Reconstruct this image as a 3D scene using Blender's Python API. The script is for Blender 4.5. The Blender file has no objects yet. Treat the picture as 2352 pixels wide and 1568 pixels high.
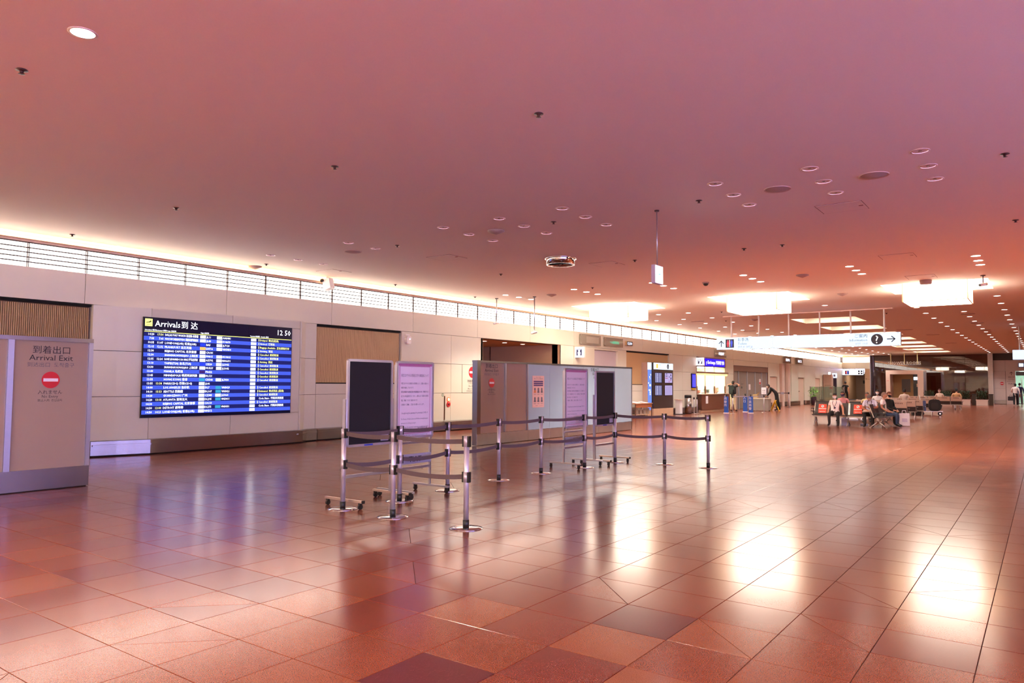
import bpy, bmesh, math, random
from mathutils import Vector, Matrix
random.seed(7)
SC = bpy.context.scene
COL = SC.collection
# ------------------------------------------------------------------ camera, world, exposure
F_PX, PITCH, YAW, ROLL, EYE = 1684.516, 0.0576963, 0.6280728, 0.00502237, 1.45
def _cam():
    c, s = math.cos(YAW), math.sin(YAW); cp, sp = math.cos(PITCH), math.sin(PITCH)
    cr, sr = math.cos(ROLL), math.sin(ROLL)
    right = Vector((c, s, 0)); fwd = Vector((-s, c, 0)); up = Vector((0, 0, 1))
    f2 = fwd*cp + up*sp; u2 = -fwd*sp + up*cp
    ix = right*cr + u2*sr; iy = -right*sr + u2*cr
    cam = bpy.data.cameras.new('camera'); cam.sensor_width = 36.0; cam.lens = F_PX/2352*36.0
    cam.clip_start = 0.05; cam.clip_end = 400
    o = bpy.data.objects.new('camera', cam); COL.objects.link(o)
    m = Matrix((ix, iy, -f2)).transposed().to_4x4(); m.translation = (0, 0, EYE)
    o.matrix_world = m
    SC.camera = o
    return ix, iy, f2
IX, IY, FW = _cam()
def pixel(p):
    d = Vector(p) - Vector((0, 0, EYE)); z = d.dot(FW)
    if z < 0.05: return None
    return (1176 + F_PX*d.dot(IX)/z, 784 - F_PX*d.dot(IY)/z)
W = bpy.data.worlds.new('blue_fill_sky'); SC.world = W; W.use_nodes = True
bg = W.node_tree.nodes['Background']
bg.inputs[0].default_value = (0.48, 0.46, 1.0, 1); bg.inputs[1].default_value = 2.5  # blue-violet sky tuned as fill through the added right-hand windows
SC.view_settings.view_transform = 'Standard'; SC.view_settings.look = 'None'
SC.view_settings.gamma = 1.0; SC.view_settings.use_curve_mapping = False
SC.view_settings.exposure = 2.95
try:
    SC.cycles.use_denoising = True
    SC.cycles.max_bounces = 7; SC.cycles.diffuse_bounces = 4; SC.cycles.glossy_bounces = 3
    SC.cycles.use_adaptive_sampling = True; SC.cycles.adaptive_threshold = 0.08
    SC.cycles.transparent_max_bounces = 10; SC.cycles.caustics_reflective = False; SC.cycles.caustics_refractive = False
    SC.cycles.sample_clamp_indirect = 6.0
except Exception: pass

# ------------------------------------------------------------------ materials
def lin(h):
    if isinstance(h, str):
        h = h.lstrip('#'); c = [int(h[i:i+2], 16)/255 for i in (0, 2, 4)]
    else: return tuple(h)
    return tuple(x/12.92 if x <= 0.04045 else ((x+0.055)/1.055)**2.4 for x in c)
MATS = {}
SK = 0.23   # brightness of screens and lit signs
def mat(name, col, rough=0.5, metal=0.0, emit=0.0, ecol=None, var=0.08, scale=6.0, bump=0.0, bscale=60.0, spec=0.5, stretch=None, coat=0.0):
    if name in MATS: return MATS[name]
    m = bpy.data.materials.new(name); m.use_nodes = True
    nt = m.node_tree; b = nt.nodes['Principled BSDF']; c = lin(col)
    b.inputs['Roughness'].default_value = rough; b.inputs['Metallic'].default_value = metal
    b.inputs['Specular IOR Level'].default_value = spec
    if coat: b.inputs['Coat Weight'].default_value = coat; b.inputs['Coat Roughness'].default_value = 0.05
    geo = nt.nodes.new('ShaderNodeNewGeometry'); vec = geo.outputs['Position']
    if stretch:
        mp = nt.nodes.new('ShaderNodeMapping'); mp.inputs['Scale'].default_value = stretch
        nt.links.new(vec, mp.inputs['Vector']); vec = mp.outputs['Vector']
    nz = nt.nodes.new('ShaderNodeTexNoise'); nz.inputs['Scale'].default_value = scale; nz.inputs['Detail'].default_value = 3
    nt.links.new(vec, nz.inputs['Vector'])
    mx = nt.nodes.new('ShaderNodeMix'); mx.data_type = 'RGBA'
    mx.inputs['A'].default_value = (*[max(0, x*(1-var)) for x in c], 1); mx.inputs['B'].default_value = (*[min(1, x*(1+var)) for x in c], 1)
    nt.links.new(nz.outputs['Fac'], mx.inputs['Factor']); nt.links.new(mx.outputs['Result'], b.inputs['Base Color'])
    if emit:
        b.inputs['Emission Color'].default_value = (*lin(ecol or col), 1); b.inputs['Emission Strength'].default_value = emit*SK
    if bump:
        n2 = nt.nodes.new('ShaderNodeTexNoise'); n2.inputs['Scale'].default_value = bscale; n2.inputs['Detail'].default_value = 2
        nt.links.new(vec, n2.inputs['Vector'])
        bp = nt.nodes.new('ShaderNodeBump'); bp.inputs['Strength'].default_value = bump; bp.inputs['Distance'].default_value = 0.01
        nt.links.new(n2.outputs['Fac'], bp.inputs['Height']); nt.links.new(bp.outputs['Normal'], b.inputs['Normal'])
    MATS[name] = m
    return m
def granite(name, col):
    """polished granite: coarse clouding, fine dark and pale flecks, high gloss"""
    if name in MATS: return MATS[name]
    m = bpy.data.materials.new(name); m.use_nodes = True; nt = m.node_tree; b = nt.nodes['Principled BSDF']; c = lin(col)
    geo = nt.nodes.new('ShaderNodeNewGeometry')
    n1 = nt.nodes.new('ShaderNodeTexNoise'); n1.inputs['Scale'].default_value = 1.7; n1.inputs['Detail'].default_value = 2
    n2 = nt.nodes.new('ShaderNodeTexNoise'); n2.inputs['Scale'].default_value = 190; n2.inputs['Detail'].default_value = 1
    vo = nt.nodes.new('ShaderNodeTexVoronoi'); vo.inputs['Scale'].default_value = 170
    for n in (n1, n2, vo): nt.links.new(geo.outputs['Position'], n.inputs['Vector'])
    r2 = nt.nodes.new('ShaderNodeValToRGB'); e = r2.color_ramp.elements
    e[0].position = 0.36; e[0].color = (*[x*0.72 for x in c], 1); e[1].position = 0.62; e[1].color = (*[min(1, x*1.14) for x in c], 1)
    nt.links.new(n2.outputs['Fac'], r2.inputs['Fac'])
    mx = nt.nodes.new('ShaderNodeMix'); mx.data_type = 'RGBA'; mx.blend_type = 'MULTIPLY'; mx.inputs['Factor'].default_value = 1.0
    r1 = nt.nodes.new('ShaderNodeValToRGB'); e = r1.color_ramp.elements
    e[0].position = 0.3; e[0].color = (0.88, 0.88, 0.88, 1); e[1].position = 0.7; e[1].color = (1, 1, 1, 1)
    nt.links.new(n1.outputs['Fac'], r1.inputs['Fac'])
    nt.links.new(r2.outputs['Color'], mx.inputs['A']); nt.links.new(r1.outputs['Color'], mx.inputs['B'])
    fl = nt.nodes.new('ShaderNodeMix'); fl.data_type = 'RGBA'; fl.inputs['B'].default_value = (0.62, 0.40, 0.30, 1)
    th = nt.nodes.new('ShaderNodeMath'); th.operation = 'LESS_THAN'; th.inputs[1].default_value = 0.16
    nt.links.new(vo.outputs['Distance'], th.inputs[0])
    sc = nt.nodes.new('ShaderNodeMath'); sc.operation = 'MULTIPLY'; sc.inputs[1].default_value = 0.25
    nt.links.new(th.outputs[0], sc.inputs[0]); nt.links.new(sc.outputs[0], fl.inputs['Factor'])
    nt.links.new(mx.outputs['Result'], fl.inputs['A']); nt.links.new(fl.outputs['Result'], b.inputs['Base Color'])
    rr = nt.nodes.new('ShaderNodeMapRange'); rr.inputs['To Min'].default_value = FLOOR_R[0]; rr.inputs['To Max'].default_value = FLOOR_R[1]
    nt.links.new(n1.outputs['Fac'], rr.inputs['Value']); nt.links.new(rr.outputs['Result'], b.inputs['Roughness'])
    b.inputs['Specular IOR Level'].default_value = 0.75
    MATS[name] = m
    return m
FLOOR_R = (0.16, 0.22)
def glass(name, tint, refl=0.9, rough=0.03, body=0.0, bodycol=(0.5, 0.5, 0.5), ior=1.5):
    """architectural glazing: tinted transparency under a Fresnel reflection, optional frosted body"""
    if name in MATS: return MATS[name]
    m = bpy.data.materials.new(name); m.use_nodes = True; nt = m.node_tree
    nt.nodes.remove(nt.nodes['Principled BSDF']); out = nt.nodes['Material Output']
    tr = nt.nodes.new('ShaderNodeBsdfTransparent'); tr.inputs[0].default_value = (*lin(tint), 1)
    gl = nt.nodes.new('ShaderNodeBsdfGlossy'); gl.inputs['Roughness'].default_value = rough; gl.inputs[0].default_value = (refl, refl, refl, 1)
    fr = nt.nodes.new('ShaderNodeFresnel'); fr.inputs[0].default_value = ior
    base = tr
    if body:
        di = nt.nodes.new('ShaderNodeBsdfDiffuse'); nz = nt.nodes.new('ShaderNodeTexNoise'); nz.inputs['Scale'].default_value = 3.0
        mc = nt.nodes.new('ShaderNodeMix'); mc.data_type = 'RGBA'; bc = lin(bodycol)
        mc.inputs['A'].default_value = (*[x*0.95 for x in bc], 1); mc.inputs['B'].default_value = (*bc, 1)
        nt.links.new(nz.outputs['Fac'], mc.inputs['Factor']); nt.links.new(mc.outputs['Result'], di.inputs[0])
        m0 = nt.nodes.new('ShaderNodeMixShader'); m0.inputs[0].default_value = body
        nt.links.new(tr.outputs[0], m0.inputs[1]); nt.links.new(di.outputs[0], m0.inputs[2]); base = m0
    geo = nt.nodes.new('ShaderNodeNewGeometry'); inv = nt.nodes.new('ShaderNodeMath'); inv.operation = 'SUBTRACT'; inv.inputs[0].default_value = 1.0; nt.links.new(geo.outputs['Backfacing'], inv.inputs[1])
    mu = nt.nodes.new('ShaderNodeMath'); mu.operation = 'MULTIPLY'; nt.links.new(fr.outputs[0], mu.inputs[0]); nt.links.new(inv.outputs[0], mu.inputs[1])
    mx = nt.nodes.new('ShaderNodeMixShader'); nt.links.new(mu.outputs[0], mx.inputs[0])
    nt.links.new(base.outputs[0], mx.inputs[1]); nt.links.new(gl.outputs[0], mx.inputs[2]); nt.links.new(mx.outputs[0], out.inputs[0])
    MATS[name] = m
    return m
def lamp(name, col, strength):
    """lit diffuser with a faint unevenness"""
    if name in MATS: return MATS[name]
    dark = strength <= 3.0 and 'lantern' not in name and 'pane' not in name and 'lens' not in name
    if strength <= 3.0 or 'pane' in name or 'lantern' in name or 'far downlight' in name: strength *= SK
    m = bpy.data.materials.new(name); m.use_nodes = True; nt = m.node_tree; b = nt.nodes['Principled BSDF']
    nz = nt.nodes.new('ShaderNodeTexNoise'); nz.inputs['Scale'].default_value = 1.5
    geo = nt.nodes.new('ShaderNodeNewGeometry'); nt.links.new(geo.outputs['Position'], nz.inputs['Vector'])
    mr = nt.nodes.new('ShaderNodeMapRange'); mr.inputs['To Min'].default_value = strength*0.94; mr.inputs['To Max'].default_value = strength*1.06
    nt.links.new(nz.outputs['Fac'], mr.inputs['Value']); nt.links.new(mr.outputs['Result'], b.inputs['Emission Strength'])
    b.inputs['Emission Color'].default_value = (*lin(col), 1); b.inputs['Base Color'].default_value = (*[x*0.05 for x in lin(col)], 1) if dark else (0.6, 0.58, 0.55, 1)
    b.inputs['Roughness'].default_value = 0.6; b.inputs['Specular IOR Level'].default_value = 0.2
    MATS[name] = m
    return m

WALL = mat('wall panel paint', '#d8d3c2', 0.42, var=0.025, scale=2.0, spec=0.4)
WALLB = mat('wall backing', '#6d5a52', 0.8)
CEIL = mat('ceiling acoustic plaster', '#fbeee0', 0.9, var=0.03, scale=90, bump=0.12, bscale=220, spec=0.2)
COFFER = mat('coffer lining', '#f0dcc4', 0.8, var=0.03)
STEEL = mat('brushed stainless', '#a39b98', 0.26, 1.0, var=0.10, scale=5, bump=0.05, bscale=3, stretch=(1, 1, 0.12))
ALU = mat('satin aluminium', '#b8b6bf', 0.32, 0.85, var=0.05, scale=20)
CHROME = mat('chrome', '#d8d8da', 0.12, 1.0, var=0.03)
BLACK = mat('black plastic', '#0c0b0c', 0.42, var=0.2)
DARKGAP = mat('shadow gap black', '#080606', 0.9)
FELT = mat('black felt board', '#151214', 0.85, var=0.2, scale=240)
WHITE = mat('white enamel', '#ebe6e2', 0.4, var=0.03)
SLAT = mat('oak slat', '#b39468', 0.5, var=0.14, scale=9, stretch=(1, 6, 0.5))
SLATB = mat('slat backing', '#5d432c', 0.8)
SLATL = mat('pale oak slat', '#d2ae80', 0.5, var=0.1, scale=9, stretch=(1, 6, 0.5))
BROWN = mat('reddish walnut boards', '#6d3826', 0.35, var=0.25, scale=3, stretch=(0.6, 1, 14))
BROWN2 = mat('walnut counter front', '#7a4630', 0.4, var=0.2, scale=4, stretch=(0.6, 0.6, 12))
INK = mat('black lettering', '#141218', 0.6, var=0.05)
GREYINK = mat('grey lettering', '#5a5660', 0.6, var=0.05)
PALEINK = mat('pale grey lettering', '#8a88a8', 0.6, var=0.05)
NAVY = mat('navy print', '#1d1a52', 0.5, var=0.05)
RED = mat('sign red', '#c81420', 0.45, var=0.05)
SIGNW = mat('sign white', '#f0e8e8', 0.5, var=0.02)
# ------------------------------------------------------------------ mesh builder
_TXT = {}
def text_mesh(body):
    if body in _TXT: return _TXT[body]
    cu = bpy.data.curves.new('t', 'FONT'); cu.body = body; cu.resolution_u = 1; cu.size = 1.0
    o = bpy.data.objects.new('t', cu); me = o.to_mesh()
    v = [(p.co.x, p.co.y) for p in me.vertices]; f = [tuple(p.vertices) for p in me.polygons]
    o.to_mesh_clear(); bpy.data.objects.remove(o); bpy.data.curves.remove(cu)
    # orientation: faces wind counter-clockwise in u,v
    g = []
    for q in f:
        a = sum(v[q[i]][0]*v[q[(i+1) % len(q)]][1]-v[q[(i+1) % len(q)]][0]*v[q[i]][1] for i in range(len(q)))
        g.append(q if a >= 0 else q[::-1])
    _TXT[body] = (v, g)
    return _TXT[body]
FINE_PRINT = {'row_text', 'remark_text', 'small_lettering', 'print', 'icons', 'bolts', 'screen_lines', 'map_marks', 'poster_marks', 'rate_lines', 'column_headings', 'stems', 'leaves', 'foliage', 'small_pictograms', 'letters', 'lettering'}   # too small to pick apart
class MB:
    def __init__(s): s.v = []; s.f = []; s.m = []; s.s = []
    def face(s, pts, mi=0, sm=False):
        n = len(s.v); s.v.extend([tuple(p) for p in pts]); s.f.append(tuple(range(n, n+len(pts)))); s.m.append(mi); s.s.append(sm)
        return s
    def box(s, x0, x1, y0, y1, z0, z1, mi=0):
        x0, x1 = min(x0, x1), max(x0, x1); y0, y1 = min(y0, y1), max(y0, y1); z0, z1 = min(z0, z1), max(z0, z1)
        n = len(s.v)
        s.v += [(x0, y0, z0), (x1, y0, z0), (x1, y1, z0), (x0, y1, z0), (x0, y0, z1), (x1, y0, z1), (x1, y1, z1), (x0, y1, z1)]
        for q in ((0, 3, 2, 1), (4, 5, 6, 7), (0, 1, 5, 4), (1, 2, 6, 5), (2, 3, 7, 6), (3, 0, 4, 7)):
            s.f.append(tuple(n+i for i in q)); s.m.append(mi); s.s.append(False)
        return s
    def obox(s, c, ax, ay, az, mi=0):
        """oriented box: centre and three half-axis vectors"""
        c, ax, ay, az = map(Vector, (c, ax, ay, az)); n = len(s.v)
        for z in (-1, 1):
            for x, y in ((-1, -1), (1, -1), (1, 1), (-1, 1)): s.v.append(tuple(c+ax*x+ay*y+az*z))
        for q in ((0, 3, 2, 1), (4, 5, 6, 7), (0, 1, 5, 4), (1, 2, 6, 5), (2, 3, 7, 6), (3, 0, 4, 7)):
            s.f.append(tuple(n+i for i in q)); s.m.append(mi); s.s.append(False)
        return s
    def bar(s, p, q, w, h, mi=0, up=(0, 0, 1)):
        p, q = Vector(p), Vector(q); d = (q-p); L = d.length; d.normalize(); up = Vector(up)
        if abs(d.dot(up)) > 0.98: up = Vector((1, 0, 0))
        sd = d.cross(up).normalized(); u2 = sd.cross(d)
        return s.obox((p+q)/2, sd*w/2, d*L/2, u2*h/2, mi)
    def prism(s, pts, z0, z1, mi=0):
        """plan polygon (counter-clockwise) extruded in z"""
        n = len(pts); b = len(s.v)
        s.v += [(x, y, z0) for x, y in pts]+[(x, y, z1) for x, y in pts]
        s.f += [tuple(b+i for i in range(n))[::-1], tuple(b+n+i for i in range(n))]; s.m += [mi, mi]; s.s += [False, False]
        for i in range(n):
            j = (i+1) % n; s.f.append((b+i, b+j, b+n+j, b+n+i)); s.m.append(mi); s.s.append(False)
        return s
    def extr(s, pts, o, u, v, w, mi=0):
        """2-D polygon pts in frame o,u,v extruded along vector w"""
        o, u, v, w = map(Vector, (o, u, v, w)); n = len(pts); b = len(s.v)
        P = [o+u*x+v*y for x, y in pts]
        s.v += [tuple(p) for p in P]+[tuple(p+w) for p in P]
        s.f += [tuple(b+i for i in range(n))[::-1], tuple(b+n+i for i in range(n))]; s.m += [mi, mi]; s.s += [False, False]
        for i in range(n):
            j = (i+1) % n; s.f.append((b+i, b+j, b+n+j, b+n+i)); s.m.append(mi); s.s.append(False)
        return s
    def cyl(s, p, q, r0, r1=None, n=14, mi=0, caps=True, sm=True):
        r1 = r0 if r1 is None else r1
        p, q = Vector(p), Vector(q); d = (q-p).normalized(); a = d.orthogonal().normalized(); c = d.cross(a); b = len(s.v)
        for P, r in ((p, r0), (q, r1)):
            for i in range(n):
                t = 2*math.pi*i/n; s.v.append(tuple(P+a*math.cos(t)*r+c*math.sin(t)*r))
        for i in range(n):
            j = (i+1) % n; s.f.append((b+i, b+j, b+n+j, b+n+i)); s.m.append(mi); s.s.append(sm)
        if caps:
            s.f += [tuple(b+i for i in range(n))[::-1], tuple(b+n+i for i in range(n))]; s.m += [mi, mi]; s.s += [False, False]
        return s
    def lathe(s, o, prof, n=20, mi=0, axis=(0, 0, 1), sm=True, close=True):
        o = Vector(o); d = Vector(axis).normalized(); a = d.orthogonal().normalized(); c = d.cross(a); b = len(s.v)
        for r, h in prof:
            for i in range(n):
                t = 2*math.pi*i/n; s.v.append(tuple(o+d*h+(a*math.cos(t)+c*math.sin(t))*r))
        for k in range(len(prof)-1):
            for i in range(n):
                j = (i+1) % n; s.f.append((b+k*n+i, b+k*n+j, b+(k+1)*n+j, b+(k+1)*n+i)); s.m.append(mi); s.s.append(sm)
        if close:
            e = b+(len(prof)-1)*n
            s.f += [tuple(b+i for i in range(n))[::-1], tuple(e+i for i in range(n))]; s.m += [mi, mi]; s.s += [False, False]
        return s
    def tube(s, pts, r, n=8, mi=0):
        for i in range(len(pts)-1):
            rr = r if not isinstance(r, (list, tuple)) else r[i]; r2 = r if not isinstance(r, (list, tuple)) else r[i+1]
            s.cyl(pts[i], pts[i+1], rr, r2, n, mi)
        return s
    def ball(s, c, rx, ry=None, rz=None, n=12, mi=0, m=8):
        ry = rx if ry is None else ry; rz = rx if rz is None else rz; c = Vector(c); b = len(s.v)
        for k in range(m+1):
            t = math.pi*k/m
            for i in range(n):
                p = 2*math.pi*i/n; s.v.append((c.x+rx*math.sin(t)*math.cos(p), c.y+ry*math.sin(t)*math.sin(p), c.z-rz*math.cos(t)))
        for k in range(m):
            for i in range(n):
                j = (i+1) % n; s.f.append((b+k*n+i, b+k*n+j, b+(k+1)*n+j, b+(k+1)*n+i)); s.m.append(mi); s.s.append(True)
        return s
    def disc(s, c, u, v, r, mi=0, n=28, w=None, inner=0.0):
        c, u, v = map(Vector, (c, u, v))
        P = [(r*math.cos(2*math.pi*i/n), r*math.sin(2*math.pi*i/n)) for i in range(n)]
        if inner:
            for i in range(n):
                j = (i+1) % n; k = inner/r
                s.face([c+u*P[i][0]+v*P[i][1], c+u*P[j][0]+v*P[j][1], c+u*P[j][0]*k+v*P[j][1]*k, c+u*P[i][0]*k+v*P[i][1]*k], mi)
        elif w is not None: s.extr(P, c, u, v, w, mi)
        else: s.face([c+u*x+v*y for x, y in P], mi)
        return s
    def rect(s, c, u, v, w, h, mi=0):
        c, u, v = map(Vector, (c, u, v))
        return s.face([c-u*w/2-v*h/2, c+u*w/2-v*h/2, c+u*w/2+v*h/2, c-u*w/2+v*h/2], mi)
    def text(s, body, o, u, v, h, mi=0, align='C', width=None):
        """flat lettering; h = cap height, o = baseline anchor, width fits the run to a length"""
        vs, fs = text_mesh(body)
        if not vs: return s
        o, u, v = map(Vector, (o, u, v)); xs = [a for a, _ in vs]; x0, x1 = min(xs), max(xs); k = h/0.72
        kx = k if width is None else width/(x1-x0)
        sh = {'L': x0, 'C': (x0+x1)/2, 'R': x1}[align]; b = len(s.v)
        s.v += [tuple(o+u*(a-sh)*kx+v*c*k) for a, c in vs]
        for q in fs: s.f.append(tuple(b+i for i in q)); s.m.append(mi); s.s.append(False)
        return s
    def poly(s, pts, o, u, v, mi=0):
        o, u, v = map(Vector, (o, u, v)); return s.face([o+u*x+v*y for x, y in pts], mi)
    def mesh(s, name, mats):
        me = bpy.data.meshes.new(name); me.from_pydata(s.v, [], s.f)
        for m in (mats if isinstance(mats, (list, tuple)) else [mats]): me.materials.append(m)
        me.polygons.foreach_set('material_index', s.m); me.polygons.foreach_set('use_smooth', s.s)
        me.update()
        return me
    def build(s, name, mats, parent=None, loc=None):
        o = bpy.data.objects.new(name, s.mesh(name, mats)); COL.objects.link(o)
        if name in FINE_PRINT: o['kind'] = 'stuff'
        if parent is not None: o.parent = parent
        if loc is not None: o.location = loc
        return o
def inst(name, me, parent=None, loc=None, rz=0.0):
    o = bpy.data.objects.new(name, me); COL.objects.link(o)
    if parent is not None: o.parent = parent
    if loc is not None: o.location = loc
    if rz: o.rotation_euler = (0, 0, rz)
    return o
def tag(o, label, cat, group=None):
    o['label'] = label; o['category'] = cat
    if group: o['group'] = group
    return o
def thing(name, label, cat, loc=(0, 0, 0), rz=0.0, group=None):
    o = bpy.data.objects.new(name, None); COL.objects.link(o); o.empty_display_size = 0.1
    o.location = loc; o.rotation_euler = (0, 0, rz)
    return tag(o, label, cat, group)
def struct(o): o['kind'] = 'structure'; return o
def stuff(o): o['kind'] = 'stuff'; return o
def sroot(name):
    o = bpy.data.objects.new(name, None); COL.objects.link(o); return struct(o)
def kids(o): return [c for c in COL.objects if c.parent == o]
def copy_tree(o, loc, rz=0.0, label=None, group=None, parent=None):
    c = o.copy(); COL.objects.link(c); c.location = loc; c.rotation_euler = (0, 0, rz)
    if label: c['label'] = label
    if group: c['group'] = group
    for ch in o.children:
        if ch.type == 'LIGHT': continue
        d = ch.copy(); COL.objects.link(d); d.parent = c
        for g in ch.children:
            e = g.copy(); COL.objects.link(e); e.parent = d
    return c
UX, UY, UZ = Vector((1, 0, 0)), Vector((0, 1, 0)), Vector((0, 0, 1))
XW, ZC = -14.95, 4.15
# ================================================================== STRUCTURE
# ---- floor: granite slabs on a bed, 300 largest in view as single tiles
TX, TY, X0, Y0, GAP = 0.4865, 0.4815, -0.33, 2.045, 0.004
TONES = ['#86442b', '#813f28', '#7b3927', '#8e4c2f', '#753327', '#5e2326']
TM = [granite('granite tone %d' % i, c) for i, c in enumerate(TONES)]
BED = mat('grout bed', '#4a2a22', 0.8)
floor = struct(MB().box(-24, 9.3, -10, 80, -0.06, -0.004).box(9.3, 22.3, 10, 80, -0.06, -0.004).build('floor', BED))
def tile_mesh(shape, mi):
    a, b = TX/2-GAP/2, TY/2-GAP/2; q = 0.0012
    P = {'full': [(-a, -b), (a, -b), (a, b), (-a, b)], 'lowr': [(-a+.003, -b), (a, -b), (a, b-.003)], 'upl': [(-a, -b+.003), (a-.003, b), (-a, b)],
         'lowl': [(-a, -b), (a-.003, -b), (-a, b-.003)], 'upr': [(a, -b+.003), (a, b), (-a+.003, b)]}[shape]
    cx = sum(p[0] for p in P)/len(P); cy = sum(p[1] for p in P)/len(P)
    I = [(x+(cx-x)*0.006, y+(cy-y)*0.006) for x, y in P]
    m = MB(); m.face([(x, y, 0) for x, y in I]); n = len(P)
    for i in range(n):
        j = (i+1) % n
        m.face([(*P[i], -q), (*P[j], -q), (*I[j], 0), (*I[i], 0)]); m.face([(*P[i], -0.004), (*P[j], -0.004), (*P[j], -q), (*P[i], -q)])
    return m, P
cells = []
rt = random.Random(21)
special = {(-8, 0): None}
for i in range(-48, 21):
    for j in range(-25, 148):
        x = X0+TX*(i+0.5); y = Y0+TY*(j+0.5)
        if x > 9.6 or x < -23.5 or y < -9.6 or y > 73: continue
        if x < -15.2 and not (18.5 < y < 24.2): continue
        r = rt.random(); t = 0 if r < .26 else 1 if r < .52 else 2 if r < .74 else 3 if r < .88 else 4 if r < .995 else 5
        d = rt.random(); sp = 'full' if d > 0.075 else ('a' if d > 0.035 else 'b'); t2 = rt.choice([0, 1, 3, 2])
        cells.append([x, y, t, sp, t2])
def cell_at(px, py):
    return min(cells, key=lambda c: (c[0]-px)**2+(c[1]-py)**2)
c = cell_at(-2.52, 2.77); c[2] = 5; c[3] = 'full'                       # maroon slab in the foreground
for (px, py) in ((-3.97, 2.28), (-4.46, 2.77)): c = cell_at(px, py); c[3] = 'a'   # slabs cut on the diagonal
for (px, py) in ((-1.55, 4.2), (-1.05, 5.65), (-2.5, 4.7)): c = cell_at(px, py); c[3] = 'b'
def area_in_view(x, y):
    P = [pixel((x+sx*TX/2, y+sy*TY/2, 0)) for sx, sy in ((-1, -1), (1, -1), (1, 1), (-1, 1))]
    if any(p is None for p in P): return 0
    if max(p[0] for p in P) < 0 or min(p[0] for p in P) > 2352 or min(p[1] for p in P) > 1568: return 0
    P = [(min(max(p[0], 0), 2352), min(max(p[1], 0), 1568)) for p in P]
    return abs(sum(P[k][0]*P[(k+1) % 4][1]-P[(k+1) % 4][0]*P[k][1] for k in range(4)))/2
cells.sort(key=lambda c: -area_in_view(c[0], c[1]))
TMESH = {}
def get_tile(sh, t):
    if (sh, t) not in TMESH: TMESH[(sh, t)] = tile_mesh(sh, t)[0].mesh('tile', TM[t])
    return TMESH[(sh, t)]
nt_ = 0; rest = MB()
SPL = {'a': ('lowr', 'upl'), 'b': ('lowl', 'upr')}
for x, y, t, sp, t2 in cells:
    parts = [('full', t)] if sp == 'full' else [(SPL[sp][0], t), (SPL[sp][1], t2)]
    if nt_+len(parts) <= 300:
        for sh, tt in parts: inst('tile', get_tile(sh, tt), floor, (x, y, 0)); nt_ += 1
    else:
        for sh, tt in parts:
            m, P = tile_mesh(sh, tt)
            b = len(rest.v); rest.v += [(vx+x, vy+y, vz) for vx, vy, vz in m.v]
            rest.f += [tuple(b+k for k in q) for q in m.f]; rest.m += [tt]*len(m.f); rest.s += m.s
stuff(rest.build('distant_tiles', TM, floor))

stuff(MB().face([(9.62, 10.2, -0.001), (22, 10.2, -0.001), (22, 73, -0.001), (9.62, 73, -0.001)]).build('unseen_paving', TM[1], floor))
# ---- ceiling with square coffers
def CXk(k): return -1.085-1.213*k
CS = 2.44
coff_lantern = [(-12.03, 22.93), (-7.14, 22.93), (-2.30, 22.93)]
coff_far = [(-7.17, 32.2+4.87*n) for n in range(8)]
coff_unseen = [(-12.03, -4.5), (-7.14, -4.5), (-2.30, -4.5), (2.5, -4.5), (6.6, -4.5), (6.6, 15.9)]  # unseen coffers that hold the added fill lanterns
ALLC = coff_lantern+coff_far+coff_unseen
xs = sorted({-24.0, -14.95, 9.0, 22.0}|{round(c[0]+s*CS/2, 4) for c in ALLC for s in (-1, 1)})
ys = sorted({-10.0, 10.2, 73.2}|{round(c[1]+s*CS/2, 4) for c in ALLC for s in (-1, 1)})
cm = MB()
for a, b in zip(xs, xs[1:]):
    for c, d in zip(ys, ys[1:]):
        mx, my = (a+b)/2, (c+d)/2
        if mx < -14.95 or (mx > 9 and my < 10.2): continue
        if any(abs(mx-q[0]) < CS/2 and abs(my-q[1]) < CS/2 for q in ALLC): continue
        cm.face([(a, c, ZC), (a, d, ZC), (b, d, ZC), (b, c, ZC)])
ceiling = struct(cm.build('ceiling', CEIL))
cf = MB(); h = CS/2; D = 0.62
cf.face([(-h, -h, D), (-h, h, D), (h, h, D), (h, -h, D)])
for (ax, ay), (bx, by) in (((-h, -h), (h, -h)), ((h, -h), (h, h)), ((h, h), (-h, h)), ((-h, h), (-h, -h))):
    cf.face([(ax, ay, 0), (bx, by, 0), (bx, by, D), (ax, ay, D)])
cfm = cf.mesh('coffer', COFFER)
for c in ALLC: inst('coffer', cfm, ceiling, (c[0], c[1], ZC))

# ---- left wall
wall_left = sroot('wall_left')
BK = -15.05
bk = MB()
for y0, y1 in ((-10, 18.95), (23.69, 37.27), (41.62, 72.2)): bk.box(BK-0.25, BK, y0, y1, 0, 2.95)
bk.box(BK-0.25, BK, -10, 72.2, 2.95, ZC)
bk.build('backing', WALLB, wall_left)
def panel(y0, y1, z0, z1, x=XW, parent=wall_left, m=WALL, g=0.005, back=BK):
    return MB().box(back, x, y0+g, y1-g, z0+g, z1-g).build('panel', m, parent)
y = -8.6
while y < 72:
    panel(y, min(y+3.03, 72.0), 2.95, 3.54); y += 3.03
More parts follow.
